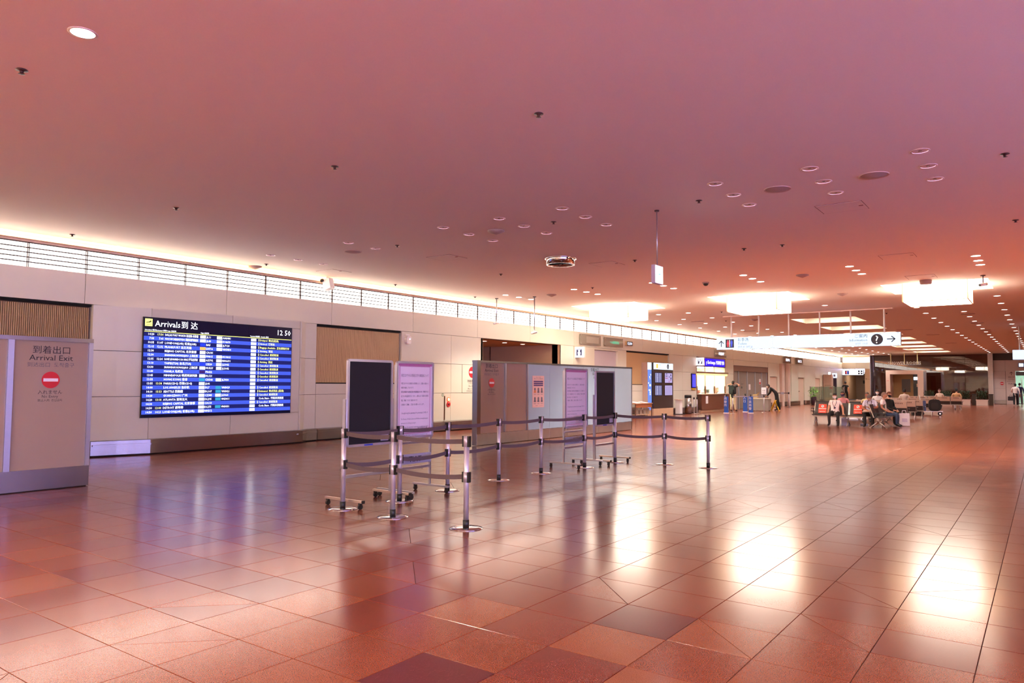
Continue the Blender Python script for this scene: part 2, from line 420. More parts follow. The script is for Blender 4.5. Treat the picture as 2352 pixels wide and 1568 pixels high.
# bay that carries the arrivals board
BAY = [(6.70, -14.93), (7.14, -14.83), (7.72, -14.66), (11.45, -14.66), (11.75, -14.90), (12.12, -14.93)]
def bayx(y):
    for (ya, xa), (yb, xb) in zip(BAY, BAY[1:]):
        if ya <= y <= yb: return xa+(xb-xa)*(y-ya)/(yb-ya)
    return XW
def bay_panel(y0, y1, z0, z1, off=0.0, name='panel', m=WALL, parent=wall_left, g=0.005):
    ysx = [y0+g]+[q[0] for q in BAY if y0+g < q[0] < y1-g]+[y1-g]
    P = [(bayx(q)+off, q) for q in ysx]
    return MB().prism([(BK, y0+g)]+P+[(BK, y1-g)], z0+g, z1-g).build(name, m, parent)
for y0, y1 in ((6.70, 7.72), (11.40, 12.12)):
    for z0, z1 in ((0.3, 1.16), (1.16, 2.06), (2.06, 2.95)): bay_panel(y0, y1, z0, z1)
for y0, y1 in ((7.72, 9.56), (9.56, 11.40)):
    for z0, z1 in ((0.3, 0.74), (0.74, 2.76), (2.76, 2.95)): bay_panel(y0, y1, z0, z1)
# slatted timber recesses
def slat_recess(y0, y1, z0, z1, m, pitch, parent=wall_left):
    MB().box(BK-0.005, BK+0.012, y0, y1, z0, z1).build('slat_backing', SLATB, parent)
    s = MB(); n = int((y1-y0)/pitch)
    for k in range(n):
        yy = y0+pitch*(k+0.5); s.box(BK+0.012, BK+0.05, yy-pitch*0.31, yy+pitch*0.31, z0, z1-0.07)
    stuff(s.build('slats', m, parent))
    MB().box(BK, BK+0.03, y0, y1, z0+(z1-z0)*0.79, z0+(z1-z0)*0.79+0.012).build('slat_rail', m, parent)
    MB().box(BK+0.012, XW-0.02, y0, y1, z1-0.05, z1-0.005).build('shadow_gap', DARKGAP, parent)
slat_recess(0.2, 6.68, 1.45, 2.95, SLAT, 0.034)
slat_recess(12.14, 15.16, 1.46, 2.95, SLATL, 0.034)
slat_recess(29.22, 33.76, 1.46, 2.95, SLATL, 0.045)
for y0, y1 in ((-9.9, 0.2),):
    for z0, z1 in ((0.3, 1.16), (1.16, 2.06), (2.06, 2.95)): panel(y0, y1, z0, z1)
for y0, y1 in ((0.2, 3.4), (3.4, 6.68)): panel(y0, y1, 0.3, 1.44)
for y0, y1 in ((12.14, 15.16), (29.22, 33.76)):
    MB().box(BK+0.01, XW-0.002, y0, y1, 1.435, 1.46).build('sill', DARKGAP, wall_left)
    panel(y0, (y0+y1)/2, 0.3, 1.16); panel((y0+y1)/2, y1, 0.3, 1.16); panel(y0, y1, 1.16, 1.435)
for z0, z1 in ((0.3, 1.16), (1.16, 2.06), (2.06, 2.95)):
    panel(15.18, 17.36, z0, z1); panel(17.36, 17.9, z0, z1) if z0 == 1.16 else panel(17.36, 18.95, z0, z1)
panel(17.9, 18.95, 1.16, 2.06, x=XW+0.012)
for z0, z1 in ((0.3, 2.06), (2.06, 2.95)):
    panel(23.69, 24.7, z0, z1); panel(24.7, 26.28, z0, z1, x=XW+0.05); panel(28.37, 29.2, z0, z1)
panel(26.28, 28.37, 0.02, 2.86, x=BK+0.02, m=mat('lavender door leaf', '#c9bfc6', 0.45, var=0.02)); panel(26.28, 28.37, 2.87, 2.95)
for z0, z1 in ((0.3, 1.16), (1.16, 2.1), (2.1, 2.95)):
    panel(33.78, 35.4, z0, z1); panel(35.4, 37.25, z0, z1); panel(41.64, 42.98, z0, z1)
panel(43.0, 49.7, 2.62, 2.95)
# far run: doors, pilasters
PIL = mat('pilaster stone', '#cbb0a2', 0.5, var=0.04)
for y0, y1 in ((49.72, 50.1), (51.8, 52.3), (55.2, 57.1), (58.8, 62.1), (63.7, 65.9)):
    panel(y0, y1, 0.3, 2.95)
for y0, y1 in ((50.1, 51.8), (57.1, 58.8), (62.1, 63.7)): panel(y0, y1, 2.02, 2.95)
panel(65.9, 72.0, 0.3, 2.95)
for y0, y1 in ((52.3, 53.7), (53.75, 55.2)):
    MB().box(BK, XW+0.18, y0, y0+0.5, 0.0, 2.94).build('pilaster', PIL, wall_left)
    panel(y0+0.5, y1, 0.3, 2.95, x=XW-0.03)
DOORM = mat('door leaf paint', '#d8bda9', 0.45, var=0.03)
for n, (y0, y1) in enumerate(((50.1, 51.8), (57.1, 58.8), (62.1, 63.7))):
    d = struct(MB().box(BK, BK+0.03, y0, y1, 0.0, 2.0).build('door_%d' % (n+1), DOORM))
    MB().box(BK+0.03, BK+0.05, y0+0.02, y0+0.09, 0, 2.0).build('door_frame', PIL, d)
    MB().cyl((BK+0.03, y0+0.25, 1.0), (BK+0.08, y0+0.25, 1.0), 0.03).cyl((BK+0.08, y0+0.25, 1.0), (BK+0.08, y0+0.4, 1.0), 0.014).build('door_handle', STEEL, d)
# stainless kick plates with bumper rail
baseboard = sroot('baseboard_left')
def kick(y0, y1, x=-14.82, rail=True):
    MB().extr([(0, 0.03), (0.15, 0.03), (0.15, 0.285), (0.10, 0.30), (0, 0.30)], (x-0.15, y0, 0), UX, UZ, UY*(y1-y0)).build('kick_plate', STEEL, baseboard)
    MB().box(BK, x-0.04, y0, y1, 0, 0.03).build('shadow_gap', DARKGAP, baseboard)
    if rail: MB().box(x, x+0.035, y0, y1, 0.205, 0.235).build('bumper_rail', STEEL, baseboard)
kick(-9.8, 0.0); kick(0.0, 6.69); kick(12.12, 15.17); kick(15.17, 18.9); kick(23.75, 26.25); kick(28.4, 33.7); kick(33.72, 37.2); kick(49.72, 50.08, rail=False)
kick(51.8, 57.05, rail=False); kick(58.85, 62.05, rail=False); kick(63.75, 71.9, rail=False)
for y0, y1 in ((6.70, 9.2), (9.2, 12.1)):
    ysx = [y0]+[q[0] for q in BAY if y0 < q[0] < y1]+[y1]
    P = [(bayx(q)+0.11, q) for q in ysx]
    MB().prism([(BK, y0)]+P+[(BK, y1)], 0.03, 0.30).build('kick_plate', STEEL, baseboard)
    MB().prism([(BK, y0)]+[(a-0.04, b) for a, b in P]+[(BK, y1)], 0.0, 0.03).build('shadow_gap', DARKGAP, baseboard)
for y0, y1 in ((6.72, 7.9), (11.3, 12.1)):
    ysx = [y0]+[q[0] for q in BAY if y0 < q[0] < y1]+[y1]
    P = [(bayx(q)+0.11, q) for q in ysx]; Q = [(a+0.04, b) for a, b in P]
    MB().prism(P[:1]+Q+P[::-1][:-1], 0.205, 0.235).build('bumper_rail', STEEL, baseboard)
# lit clerestory band: panes, doubled mullions, four glazing bars
PANE = lamp('clerestory light pane', '#fff3e6', 1.4 / SK)
MULL = mat('bronze mullion', '#2e1a1a', 0.6)
win = sroot('window_1')
pm = MB().box(0, 0.02, 0.012, 0.998, 3.54, 3.975).mesh('pane', PANE)
mm = MB().box(0, 0.03, -0.019, -0.010, 3.54, 3.975).box(0, 0.03, 0.010, 0.019, 3.54, 3.975).mesh('mullion', MULL)
y = -8.59
while y < 71.0:
    inst('pane', pm, win, (XW-0.045, y, 0)); inst('mullion', mm, win, (XW-0.03, y, 0)); y += 1.01
for k in range(1, 5):
    z = 3.54+0.0875*k; MB().box(XW-0.02, XW+0.006, -8.6, 71.98, z-0.010, z+0.010).build('glazing_bar', MULL, win)
MB().box(XW-0.03, XW+0.012, -8.6, 71.98, 3.972, 3.992).build('window_head', MULL, win)
MB().box(BK, XW, -8.6, 71.98, 3.535, 3.542).build('window_sill', WALL, win)
cove = sroot('trim_1')
MB().box(BK, XW-0.01, -9.9, 71.98, 3.992, ZC).build('cove_face', mat('cove paint', '#efcfae', 0.6, var=0.02), cove)
MB().box(XW-0.01, XW+0.05, -9.9, 71.98, 4.035, 4.05).build('cove_ledge', mat('cove paint', '#efcfae'), cove)
MB().box(XW-0.005, XW+0.035, -9.9, 71.98, 4.051, 4.06).build('cove_light', lamp('cove light strip', '#ffbe80', 3.4), cove)
# ---- corridor behind the opening
CORW = mat('corridor wall', '#c9a786', 0.6, var=0.03)
cor = sroot('wall_corridor')
MB().box(-22, XW, 23.69, 23.75, 0, 2.95).build('panel', CORW, cor)
MB().box(-18.3, -18.29, 23.66, 23.69, 0, 2.95).build('seam', MULL, cor)
MB().box(-22, XW, 18.85, 18.95, 0, 2.95).build('panel', WALL, cor)
MB().box(-22.1, -22, 18.85, 23.8, 0, 2.95).build('panel', mat('corridor end wall', '#b8a8b8', 0.6), cor)
MB().box(-22, XW-0.3, 18.95, 23.69, 2.95, 3.0).build('corridor_soffit', mat('soffit paint', '#d09a6c', 0.7), cor)
# ---- far end: return wall with toilets, timber wall behind glass, right-hand panels
fe = sroot('wall_far')
def fpanel(x0, x1, z0, z1, y=72.0, m=WALL, th=0.1):
    return MB().box(x0+0.005, x1-0.005, y, y+th, z0+0.005, z1-0.005).build('panel', m, fe)
MB().box(-15.3, -12.63, 72.12, 72.3, 2.95, ZC).build('backing', WALLB, fe)
fpanel(-14.95, -13.8, 2.95, 3.54); fpanel(-13.8, -12.63, 2.95, 3.54)
fpanel(-14.95, -12.63, 3.99, ZC, m=mat('cove paint', '#efcfae'))
for k in range(2): MB().box(-14.9+k*1.14, -13.78+k*1.12, 72.03, 72.06, 3.54, 3.99).build('light_pane', PANE, fe)
MB().box(-12.66, -12.60, 71.9, 73.2, 0, ZC).build('corner_post', ALU, fe)
fpanel(-13.1, -12.66, 0.0, 2.95, m=mat('corridor wall', '#c9a786'))
# toilets corridor beyond
MB().box(-15.0, -12.6, 78.0, 78.1, 0, 2.6).build('corridor_end', mat('corridor grey', '#a68f80', 0.5), fe)
MB().box(-15.1, -15.0, 72.1, 78, 0, 2.6).box(-12.7, -12.6, 73.2, 78, 0, 2.6).build('corridor_side', CORW, fe)
MB().box(-15.1, -12.6, 72.1, 78, 2.6, 2.65).build('corridor_soffit', WALL, fe)
for x0, x1 in ((-13.95, -13.62), (-13.3, -13.12)): MB().box(x0, x1, 77.9, 77.99, 0, 2.05).build('dark_doorway', BLACK, fe)
MB().box(-14.35, -14.1, 77.95, 77.99, 1.65, 1.95).build('notice_plate', BLACK, fe)
MB().box(-14.6, -13.0, 74.0, 75.2, 2.57, 2.6).build('corridor_fill_light', lamp('corridor fill panel', '#fff0e0', 3.2), fe)  # light panel made up to brighten the dark corridor
# timber boards behind glass
MB().box(-12.6, -3.7, 73.25, 73.4, 0, ZC).build('timber_backing', mat('timber backing', '#431f15', 0.6), fe)
tb = MB(); z = 0.05
while z < ZC-0.1: tb.box(-12.6, -3.7, 73.2, 73.25, z, z+0.105); z += 0.125
stuff(tb.build('timber_boards', BROWN, fe))
GW = glass('reflective glazing', '#e6d2c8', 1.0, 0.015, ior=1.75)
for k in range(5):
    x0 = -12.58+k*1.776; MB().box(x0+0.01, x0+1.766, 73.0, 73.02, 0.05, ZC-0.02).build('glass_pane', GW, fe)
MB().box(-3.78, -3.42, 71.8, 73.2, 0, ZC).build('corner_pier', mat('ribbed pier', '#c2b0a8', 0.35, 0.4, var=0.2, scale=8, stretch=(0.2, 0.2, 14)), fe)
# right-hand far wall
for x0, x1, z0, z1 in ((-3.42, -2.6, 2.68, 3.58), (-2.6, -1.0, 2.68, 3.58), (-1.0, 3.0, 2.68, 3.58), (-3.42, -2.6, 0.32, 1.3), (-3.42, -2.6, 1.3, 2.1), (-3.42, -2.6, 2.1, 2.68), (-2.58, -1.92, 0.0, 2.68), (-0.4, 3.0, 0, 2.68), (3.0, 9.0, 0, 3.58)):
    fpanel(x0, x1, z0, z1, m=mat('far wall panel', '#c9b2ac', 0.45, var=0.03))
MB().box(-3.42, -2.6, 71.94, 72.05, 0.03, 0.32).build('kick_plate', STEEL, fe)
MB().box(-3.5, 9, 72.12, 72.3, 3.58, ZC).box(-3.5, -1.92, 72.1, 72.2, 0, 3.6).box(-0.4, 9, 72.1, 72.2, 0, 3.6).build('backing', WALLB, fe)
for k in range(5): MB().box(-3.4, 9, 72.0, 72.05, 3.62+k*0.105, 3.65+k*0.105).build('vent_slat', mat('bronze mullion', '#5a3a34'), fe)
MB().box(-2.0, -0.3, 77.0, 77.1, 0, 2.7).build('lobby_back', mat('lobby pale wall', '#c9dccb', 0.5), fe)
MB().box(-2.1, -2.0, 72.2, 77, 0, 2.7).box(-0.3, -0.2, 72.2, 77, 0, 2.7).box(-2.1, -0.2, 72.2, 77, 2.7, 2.75).build('lobby_side', mat('lobby side', '#b9c6c2', 0.5), fe)
MB().box(-1.9, -0.5, 72.05, 72.09, 2.33, 2.66).build('dark_transom', mat('dark transom', '#4a3b45', 0.3), fe)
MB().box(-1.7, -0.6, 74, 75, 2.66, 2.69).build('lobby_light', lamp('lobby ceiling light', '#e8fff2', 5.0), fe)
for x in (-1.62, -1.18): MB().box(x-0.03, x+0.03, 76.9, 77.0, 0, 2.2).build('door_stile', STEEL, fe)
# ---- walls that close the hall out of view; windows on the right added to let in blue fill
wr = sroot('wall_right')
YB = [-9.6, -4.9, -0.2, 4.5, 9.2]
rw = MB().box(9.0, 9.3, -10, 10, 0, 0.6).box(9.0, 9.3, -10, 10, 3.6, ZC+0.1).box(9.0, 9.3, 8.7, 10, 0.6, 3.6)
for q in YB: rw.box(9.0, 9.3, q-0.4, q+0.4, 0.6, 3.6)
rw.build('wall_face', WALL, wr)
MB().box(9.0, 22.3, 10.0, 10.3, 0, ZC+0.1).box(22.0, 22.3, 10.3, 73.4, 0, ZC+0.1).box(9.0, 22.3, 73.2, 73.5, 0, ZC+0.1).build('unseen_dark_wall', BROWN, wr)  # unseen side hall, set wide and dark to soak up bounced light
GD = glass('added window glass', '#f4f6ff', 0.9, 0.0)
for n, (a, b) in enumerate(zip(YB, YB[1:])):
    w = sroot('window_%d' % (n+2))
    MB().box(9.1, 9.11, a+0.4, b-0.4, 0.6, 3.6).build('pane', GD, w)
    MB().box(9.08, 9.14, (a+b)/2-0.03, (a+b)/2+0.03, 0.6, 3.6).box(9.08, 9.14, a+0.4, b-0.4, 2.4, 2.46).build('window_frame', ALU, w)
struct(MB().box(-15.3, 9.3, -10.2, -9.95, 0, ZC+0.1).build('wall_back', WALL))
# ================================================================== CEILING FITTINGS
LANT = lamp('lantern paper diffuser', '#ffeeda', 2.3 / SK)
LANTC = lamp('coffer lantern diffuser', '#fff2e4', 2.0 / SK)
LANT_FILL = lamp('fill lantern diffuser', '#ffeed8', 3.8 / SK)
LANTF = mat('lantern edge frame', '#e9cfa2', 0.5)
def lantern_proto(loc, label, LANT=LANT):
    t = thing('box_lantern', label, 'ceiling lamp', (loc[0], loc[1], 3.71), 0, 'square box lanterns in ceiling coffers')
    a, H = 0.75, 0.92
    for (dx, dy) in ((0, -1), (1, 0), (0, 1), (-1, 0)):
        m = MB()
        if dy: m.box(-a+0.012, a-0.012, dy*a-0.008, dy*a+0.008, 0.012, H)
        else: m.box(dx*a-0.008, dx*a+0.008, -a+0.012, a-0.012, 0.012, H)
        m.build('side_panel', LANT, t)
    MB().box(-a+0.012, a-0.012, -a+0.012, a-0.012, 0.0, 0.012).build('bottom_panel', LANT, t)
    f = MB()
    for sx in (-1, 1):
        for sy in (-1, 1): f.box(sx*a-0.014, sx*a+0.014, sy*a-0.014, sy*a+0.014, 0, H)
    for s in (-1, 1):
        f.box(-a, a, s*a-0.012, s*a+0.012, -0.004, 0.014); f.box(s*a-0.012, s*a+0.012, -a, a, -0.004, 0.014)
    f.build('edge_frame', LANTF, t)
    MB().box(-0.3, 0.3, -0.3, 0.3, H, H+0.14).build('ceiling_mount', WHITE, t)
    return t
LL = ['glowing square box lantern nearest the clerestory wall', 'glowing square box lantern directly above the hanging toilets sign', 'glowing square box lantern at right, largest of the three']
lp = lantern_proto(coff_lantern[0], LL[0])
copy_tree(lp, (coff_lantern[1][0], coff_lantern[1][1], 3.71), 0, LL[1]); copy_tree(lp, (coff_lantern[2][0], coff_lantern[2][1], 3.71), 0, LL[2])
lb_ = lantern_proto(coff_unseen[0], 'box lantern added out of view as fill light for the hall', LANT_FILL)  # extra lanterns out of view, added to brighten the hall
for c in coff_unseen[1:]: copy_tree(lb_, (c[0], c[1], 3.71), 0)
cl = thing('coffer_light', 'shallow lit panel set deep inside a far ceiling coffer', 'ceiling lamp', (coff_far[0][0], coff_far[0][1], ZC+0.30), 0, 'row of recessed coffer lights')
MB().box(-0.85, 0.85, -0.85, 0.85, 0, 0.02).build('diffuser', LANTC, cl)
MB().box(-0.88, -0.85, -0.88, 0.88, -0.01, 0.30).box(0.85, 0.88, -0.88, 0.88, -0.01, 0.30).box(-0.85, 0.85, -0.88, -0.85, -0.01, 0.30).box(-0.85, 0.85, 0.85, 0.88, -0.01, 0.30).build('frame', LANTF, cl)
ORD = ['nearest', 'second', 'third', 'fourth', 'fifth', 'sixth', 'seventh', 'farthest']
cl['label'] = 'shallow lit coffer light, nearest of the row running to the shower rooms'
for n, c in enumerate(coff_far[1:]): copy_tree(cl, (c[0], c[1], ZC+0.30), 0, 'shallow lit coffer light, %s of the row running to the shower rooms' % ORD[n+1])
# downlights
LENS = lamp('downlight lens', '#fff0dc', 4.5)
LENSF = lamp('far downlight lens', '#fff2e4', 2.0 / SK)
TRIM = mat('downlight trim white', '#e0c0b4', 0.5)
REFL = mat('mirror reflector', '#c9b7a6', 0.08, 1.0)
def dl_proto(name, label, group, lens, lit):
    t = thing(name, label, 'downlight', (0, 0, ZC), 0, group)
    MB().lathe((0, 0, -0.006), [(0.085, 0), (0.105, 0), (0.105, 0.006), (0.085, 0.006)], 24, close=False).build('trim_ring', TRIM, t)
    if lit: MB().lathe((0, 0, 0), [(0.085, -0.004), (0.0, -0.010)], 24, close=False).build('lens', lens, t)
    else:
        MB().lathe((0, 0, 0), [(0.085, -0.003), (0.07, 0.004), (0.03, 0.010), (0.0, 0.012)], 24, close=False).build('reflector', REFL, t)
        MB().lathe((0, 0, 0), [(0.022, 0.008), (0.022, -0.004), (0.0, -0.006)], 12, close=False).build('bulb', mat('unlit bulb', '#7a5236', 0.3), t)
    return t
SPOT = {}
def spot(parent, kind, watts, col):
    """the beam of the fitting itself, thrown down in a wide cone"""
    if kind not in SPOT:
        L = bpy.data.lights.new('downlight_beam', 'SPOT'); L.energy = watts; L.color = col; L.spot_size = math.radians(104); L.spot_blend = 0.6; L.shadow_soft_size = 0.07
        SPOT[kind] = L
    o = bpy.data.objects.new('beam', SPOT[kind]); COL.objects.link(o); o.parent = parent; o.location = (0, 0, -0.03)
_first = {}
def dl(*a, beam=None, **k):
    t = dl_(*a, **k); lit = a[2]; far = k.get('far', a[4] if len(a) > 4 else False)
    if beam is None: beam = lit and not far
    if beam: spot(t, 'far' if far else 'near', 34 if far else 42, (1.0, 0.90, 0.80) if not far else (1.0, 0.97, 0.95))
    return t
def dl_(x, y, lit, label, far=False):
    g = 'lit ceiling downlights' if lit else 'unlit ceiling downlights'
    k = (lit, far)
    if k not in _first:
        _first[k] = dl_proto('downlight', label, g, LENSF if far else LENS, lit); _first[k].location = (x, y, ZC); return _first[k]
    return copy_tree(_first[k], (x, y, ZC), 0, label, g)
OFFP = {0: 'at the far right of the near ceiling', 1: 'between the two round speakers', 2: 'left of the two round speakers', 4: 'left of the hanging exit lamp', 5: 'just right of the cone detector', 6: 'just left of the cone detector', 8: 'near the single round speaker', 10: 'closest to the clerestory band'}
for k in (0, 1, 2, 4, 5, 6, 8, 10):
    for n, yy in enumerate((9.47, 10.18, 10.88)):
        if k == 8 and n == 2: continue
        dl(CXk(k), yy, False, 'unlit recessed downlight, %s of three %s' % (('nearest', 'middle', 'farthest')[n], OFFP[k]))
POS = {0: 'beside the ceiling camera', 2: 'left of the right-hand box lantern', 4: 'above the middle box lantern', 6: 'under the hanging exit lamp', 8: 'right of the round smoke hood', 10: 'above the camera poles'}
for k in (0, 2, 4, 6, 8, 10):
    for n, yy in enumerate((17.85, 18.55, 19.22)): dl(CXk(k), yy, True, '%s of three lit downlights %s' % (('nearest', 'middle', 'farthest')[n], POS[k]))
dl(-5.957, 2.52, True, 'single bright downlight glowing at the top left corner')
for x, yy in ((-5.957, 1.1), (-3.5, 1.1), (-3.5, 1.8), (-1.08, 1.1), (-1.08, 1.8), (1.3, 1.8), (1.3, 10.2), (1.3, 18.5)):  # lamps added out of view to brighten the near hall
    spot(dl(x, yy, True, 'downlight added out of view as fill light', beam=False), 'edge', 16, (1.0, 0.9, 0.8))
for x in (4.6, 7.8):  # strong spots added out of view; their floor bounce lifts the ceiling
    for q in range(9):
        if x < 5 and -4 < -8.0+4.1*q < 15: continue
        t = dl(x, -8.0+4.1*q, True, 'downlight added out of view as fill light', True, beam=False)
        spot(t, 'side fill', 330, (1.0, 0.93, 0.86))
SPOT['side fill'].spot_size = math.radians(74); SPOT['side fill'].spot_blend = 0.5
ROW = {0: 'in the rightmost receding row', 1: 'in the second row from the right', 2: 'in the row right of the coffer lights', 4: 'between middle lantern and coffer lights',
       8: 'in the exchange cluster row nearest the sign', 9: 'in the exchange cluster middle row', 10: 'in the row closest to the clerestory'}
ORDW = ['first', 'second', 'third', 'fourth', 'fifth', 'sixth', 'seventh', 'eighth', 'ninth', 'tenth', 'eleventh', 'twelfth', 'thirteenth', 'fourteenth', 'fifteenth', 'sixteenth', 'seventeenth', 'eighteenth', 'nineteenth', 'twentieth']
yy = 26.15; n = 0
while yy < 71:
    for k in (0, 1, 2, 8, 9, 10):
        if (k == 1 and n < 2) or (k == 2 and n < 1) or (k == 10 and n < 1): continue
        dl(CXk(k), yy, True, 'small lit downlight %s, %s from near end' % (ROW[k], ORDW[n-(2 if k == 1 else 1 if k in (2, 10) else 0)]), True, beam=((n+k) % 2 == 0 or k == 10))
    if n < 2: dl(CXk(4), yy, True, 'small lit downlight '+ROW[4], True)
    yy += 2.43; n += 1
# sprinklers, detectors, speakers
SPR = mat('sprinkler bronze', '#4b2f2c', 0.4, 0.6)
def small(name, m, prof, spots, label, cat, group, mats2=None):
    me = MB().lathe((0, 0, 0), prof, 20).mesh(name, m)
    for s in spots:
        o = inst(name, me, None, (s[0], s[1], ZC)); tag(o, s[2] if len(s) > 2 else label, cat, group)
small('sprinkler', SPR, [(0.045, 0.0), (0.05, -0.006), (0.02, -0.012), (0.012, -0.035), (0.028, -0.038), (0.0, -0.042)],
      [(-7.108, 2.526, 'small bronze ceiling sprinkler at left below the bright downlight'), (-7.1, 5.99, 'small bronze ceiling sprinkler above the arrivals board'), (-4.02, 5.97, 'small bronze ceiling sprinkler alone at the top centre'), (-10.83, 6.03, 'small bronze ceiling sprinkler above the clerestory at left'),
       (-14.38, 6.04, 'small ceiling sprinkler right beside the clerestory at far left'), (-6.55, 10.18, 'small bronze ceiling sprinkler right of the cone detector amid unlit downlights'), (-10.2, 10.2, 'small bronze ceiling sprinkler left of the cone detector amid unlit downlights'), (-4.03, 10.2, 'small bronze ceiling sprinkler just left of the left round speaker'), (-0.3, 10.15, 'small bronze ceiling sprinkler at the right picture edge beside unlit downlights'), (-10.77, 14.35, 'small bronze ceiling sprinkler below left of the round smoke hood'), (-4.02, 14.38, 'small bronze ceiling sprinkler between the exit lamp and the right hatch'), (-0.31, 14.34, 'small bronze ceiling sprinkler at the right picture edge, second down'), (-14.29, 10.13, 'small bronze ceiling sprinkler beside the smoke detector by the clerestory'), (-14.31, 14.26, 'small bronze ceiling sprinkler right of the boxy ceiling camera'), (-14.26, 17.67, 'small bronze ceiling sprinkler left of the camera poles by the clerestory'), (-10.16, 17.81, 'small bronze ceiling sprinkler beside the downlights right of the smoke hood'), (-4.75, 14.35, 'small bronze ceiling sprinkler right of the hanging exit lamp'), (-7.14, 14.36, 'small bronze ceiling sprinkler right of the round smoke hood'), (-7.14, 26.4, 'small bronze ceiling sprinkler behind the middle lantern'), (-4.7, 23.1, 'small bronze ceiling sprinkler between middle and right lantern'), (-9.6, 26.4, 'small bronze ceiling sprinkler behind the gap of left and middle lantern'), (-10.8, 30.2, 'small bronze ceiling sprinkler in the exchange counter downlight cluster'), (-4.7, 30.2, 'small bronze ceiling sprinkler right of the nearest coffer light'), (-2.4, 28.2, 'small bronze ceiling sprinkler behind the right lantern'), (-12.0, 38.4, 'small bronze ceiling sprinkler at the far end of the exchange cluster')],
      'small bronze sprinkler head dotted across the pink ceiling', 'sprinkler', 'ceiling sprinklers')
DET = mat('detector beige', '#a98a80', 0.6)
small('smoke_detector', DET, [(0.15, 0.0), (0.15, -0.02), (0.06, -0.055), (0.0, -0.075)],
      [(-7.76, 10.19, 'cone shaped smoke detector in the middle of the near unlit downlights'), (-14.8, 10.19, 'cone shaped smoke detector just above the clerestory wall'), (-11.98, 18.52, 'cone shaped smoke detector right of the camera poles'),
       (-4.73, 18.6, 'cone shaped smoke detector between two lit downlight triples'), (-4.75, 23.07, 'cone shaped smoke detector between middle and right lanterns'), (-9.6, 30.2, 'cone shaped smoke detector behind the middle lantern')], '', 'smoke detector', 'cone smoke detectors')
GRIL = mat('speaker grille', '#b99a90', 0.7, scale=300, var=0.3)
for n, (x, yy, lb) in enumerate(((-2.91, 10.22, 'flush round ceiling speaker with white rim, left of the pair'), (-1.70, 10.24, 'flush round ceiling speaker with white rim, right of the pair'), (-11.45, 10.18, 'flush round ceiling speaker with white rim near the clerestory'))):
    t = thing('ceiling_speaker', lb, 'speaker', (x, yy, ZC), 0, 'flush ceiling speakers')
    MB().lathe((0, 0, 0), [(0.155, -0.002), (0.175, -0.010), (0.18, 0.0)], 28, close=False).build('rim', TRIM, t)
    MB().lathe((0, 0, 0), [(0.156, -0.004), (0.09, -0.02), (0.0, -0.028)], 28, close=False).build('grille', GRIL, t)
t = thing('dome_detector', 'small grey dome camera on the ceiling right of the exit lamp', 'camera', (-7.165, 18.55, ZC))
MB().lathe((0, 0, 0), [(0.09, 0), (0.09, -0.03), (0.07, -0.035)], 20, close=False).build('base', DET, t); MB().ball((0, 0, -0.04), 0.07, 0.07, 0.06, 14).build('dome', BLACK, t)
tag(MB().lathe((0, 0, 0), [(0.14, 0), (0.14, -0.09), (0.12, -0.11), (0.0, -0.11)], 24).build('ceiling_sensor', DET, None, (-2.39, 21.27, ZC)), 'round beige sensor on the ceiling edge of the right lantern', 'sensor')
# access hatches
def hatch(x0, x1, y0, y1, lb):
    t = thing('access_hatch', lb, 'hatch', ((x0+x1)/2, (y0+y1)/2, ZC), 0, 'ceiling access hatches'); a, b = (x1-x0)/2, (y1-y0)/2
    MB().box(-a+0.012, a-0.012, -b+0.012, b-0.012, -0.006, 0.0).build('hatch_panel', CEIL, t)
    MB().box(-a, -a+0.006, -b, b, -0.004, 0).box(a-0.006, a, -b, b, -0.004, 0).box(-a, a, -b, -b+0.006, -0.004, 0).box(-a, a, b-0.006, b, -0.004, 0).build('hatch_frame', mat('hatch frame', '#8f5d4e', 0.6), t)
    MB().box(a-0.09, a-0.03, -0.015, 0.015, -0.012, -0.006).build('latch', mat('hatch frame', '#8f5d4e'), t)
hatch(-2.745, -2.09, 11.53, 12.13, 'square access hatch in the ceiling right of the unlit downlights')
hatch(-14.22, -13.62, 11.48, 12.08, 'square access hatch in the ceiling above the boxy ceiling camera')
hatch(-10.66, -10.0, 11.53, 12.12, 'square access hatch in the ceiling left of the round smoke hood')
hatch(-2.74, -2.09, 16.71, 17.28, 'square access hatch in the ceiling between right downlight triples')
hatch(-2.73, -2.09, 20.22, 20.93, 'square access hatch in the ceiling just before the right lantern')
hatch(-8.2, -7.6, 14.2, 14.8, 'square access hatch in the ceiling behind the round smoke hood')
# air slots
SLOT = mat('air slot dark', '#6b4438', 0.7)
for n, (x, yy, L) in enumerate(((-5.4, 39.6, 0.75), (-4.7, 44.1, 0.65), (-4.7, 53.4, 0.65), (-2.26, 32.1, 0.5), (-11.9, 29.8, 0.6), (-11.9, 36.6, 0.6), (-2.26, 36.9, 0.5), (-2.26, 41.8, 0.5))):
    t = thing('air_diffuser', 'thin linear air slot in the ceiling, %s' % ('right of the second coffer light', 'right of the third coffer light', 'right of the fifth coffer light', 'on the downlight row nearest the right lantern', 'over the exchange counter cluster', 'beyond the exchange counter cluster', 'second along the right downlight rows', 'third along the right downlight rows')[n], 'air diffuser', (x, yy, ZC), 0, 'linear air diffusers')
    MB().box(-L/2, L/2, -0.11, 0.11, -0.008, 0).build('frame', TRIM, t); MB().box(-L/2+0.03, L/2-0.03, -0.08, -0.02, -0.012, -0.008).box(-L/2+0.03, L/2-0.03, 0.02, 0.08, -0.012, -0.008).build('slot', SLOT, t)
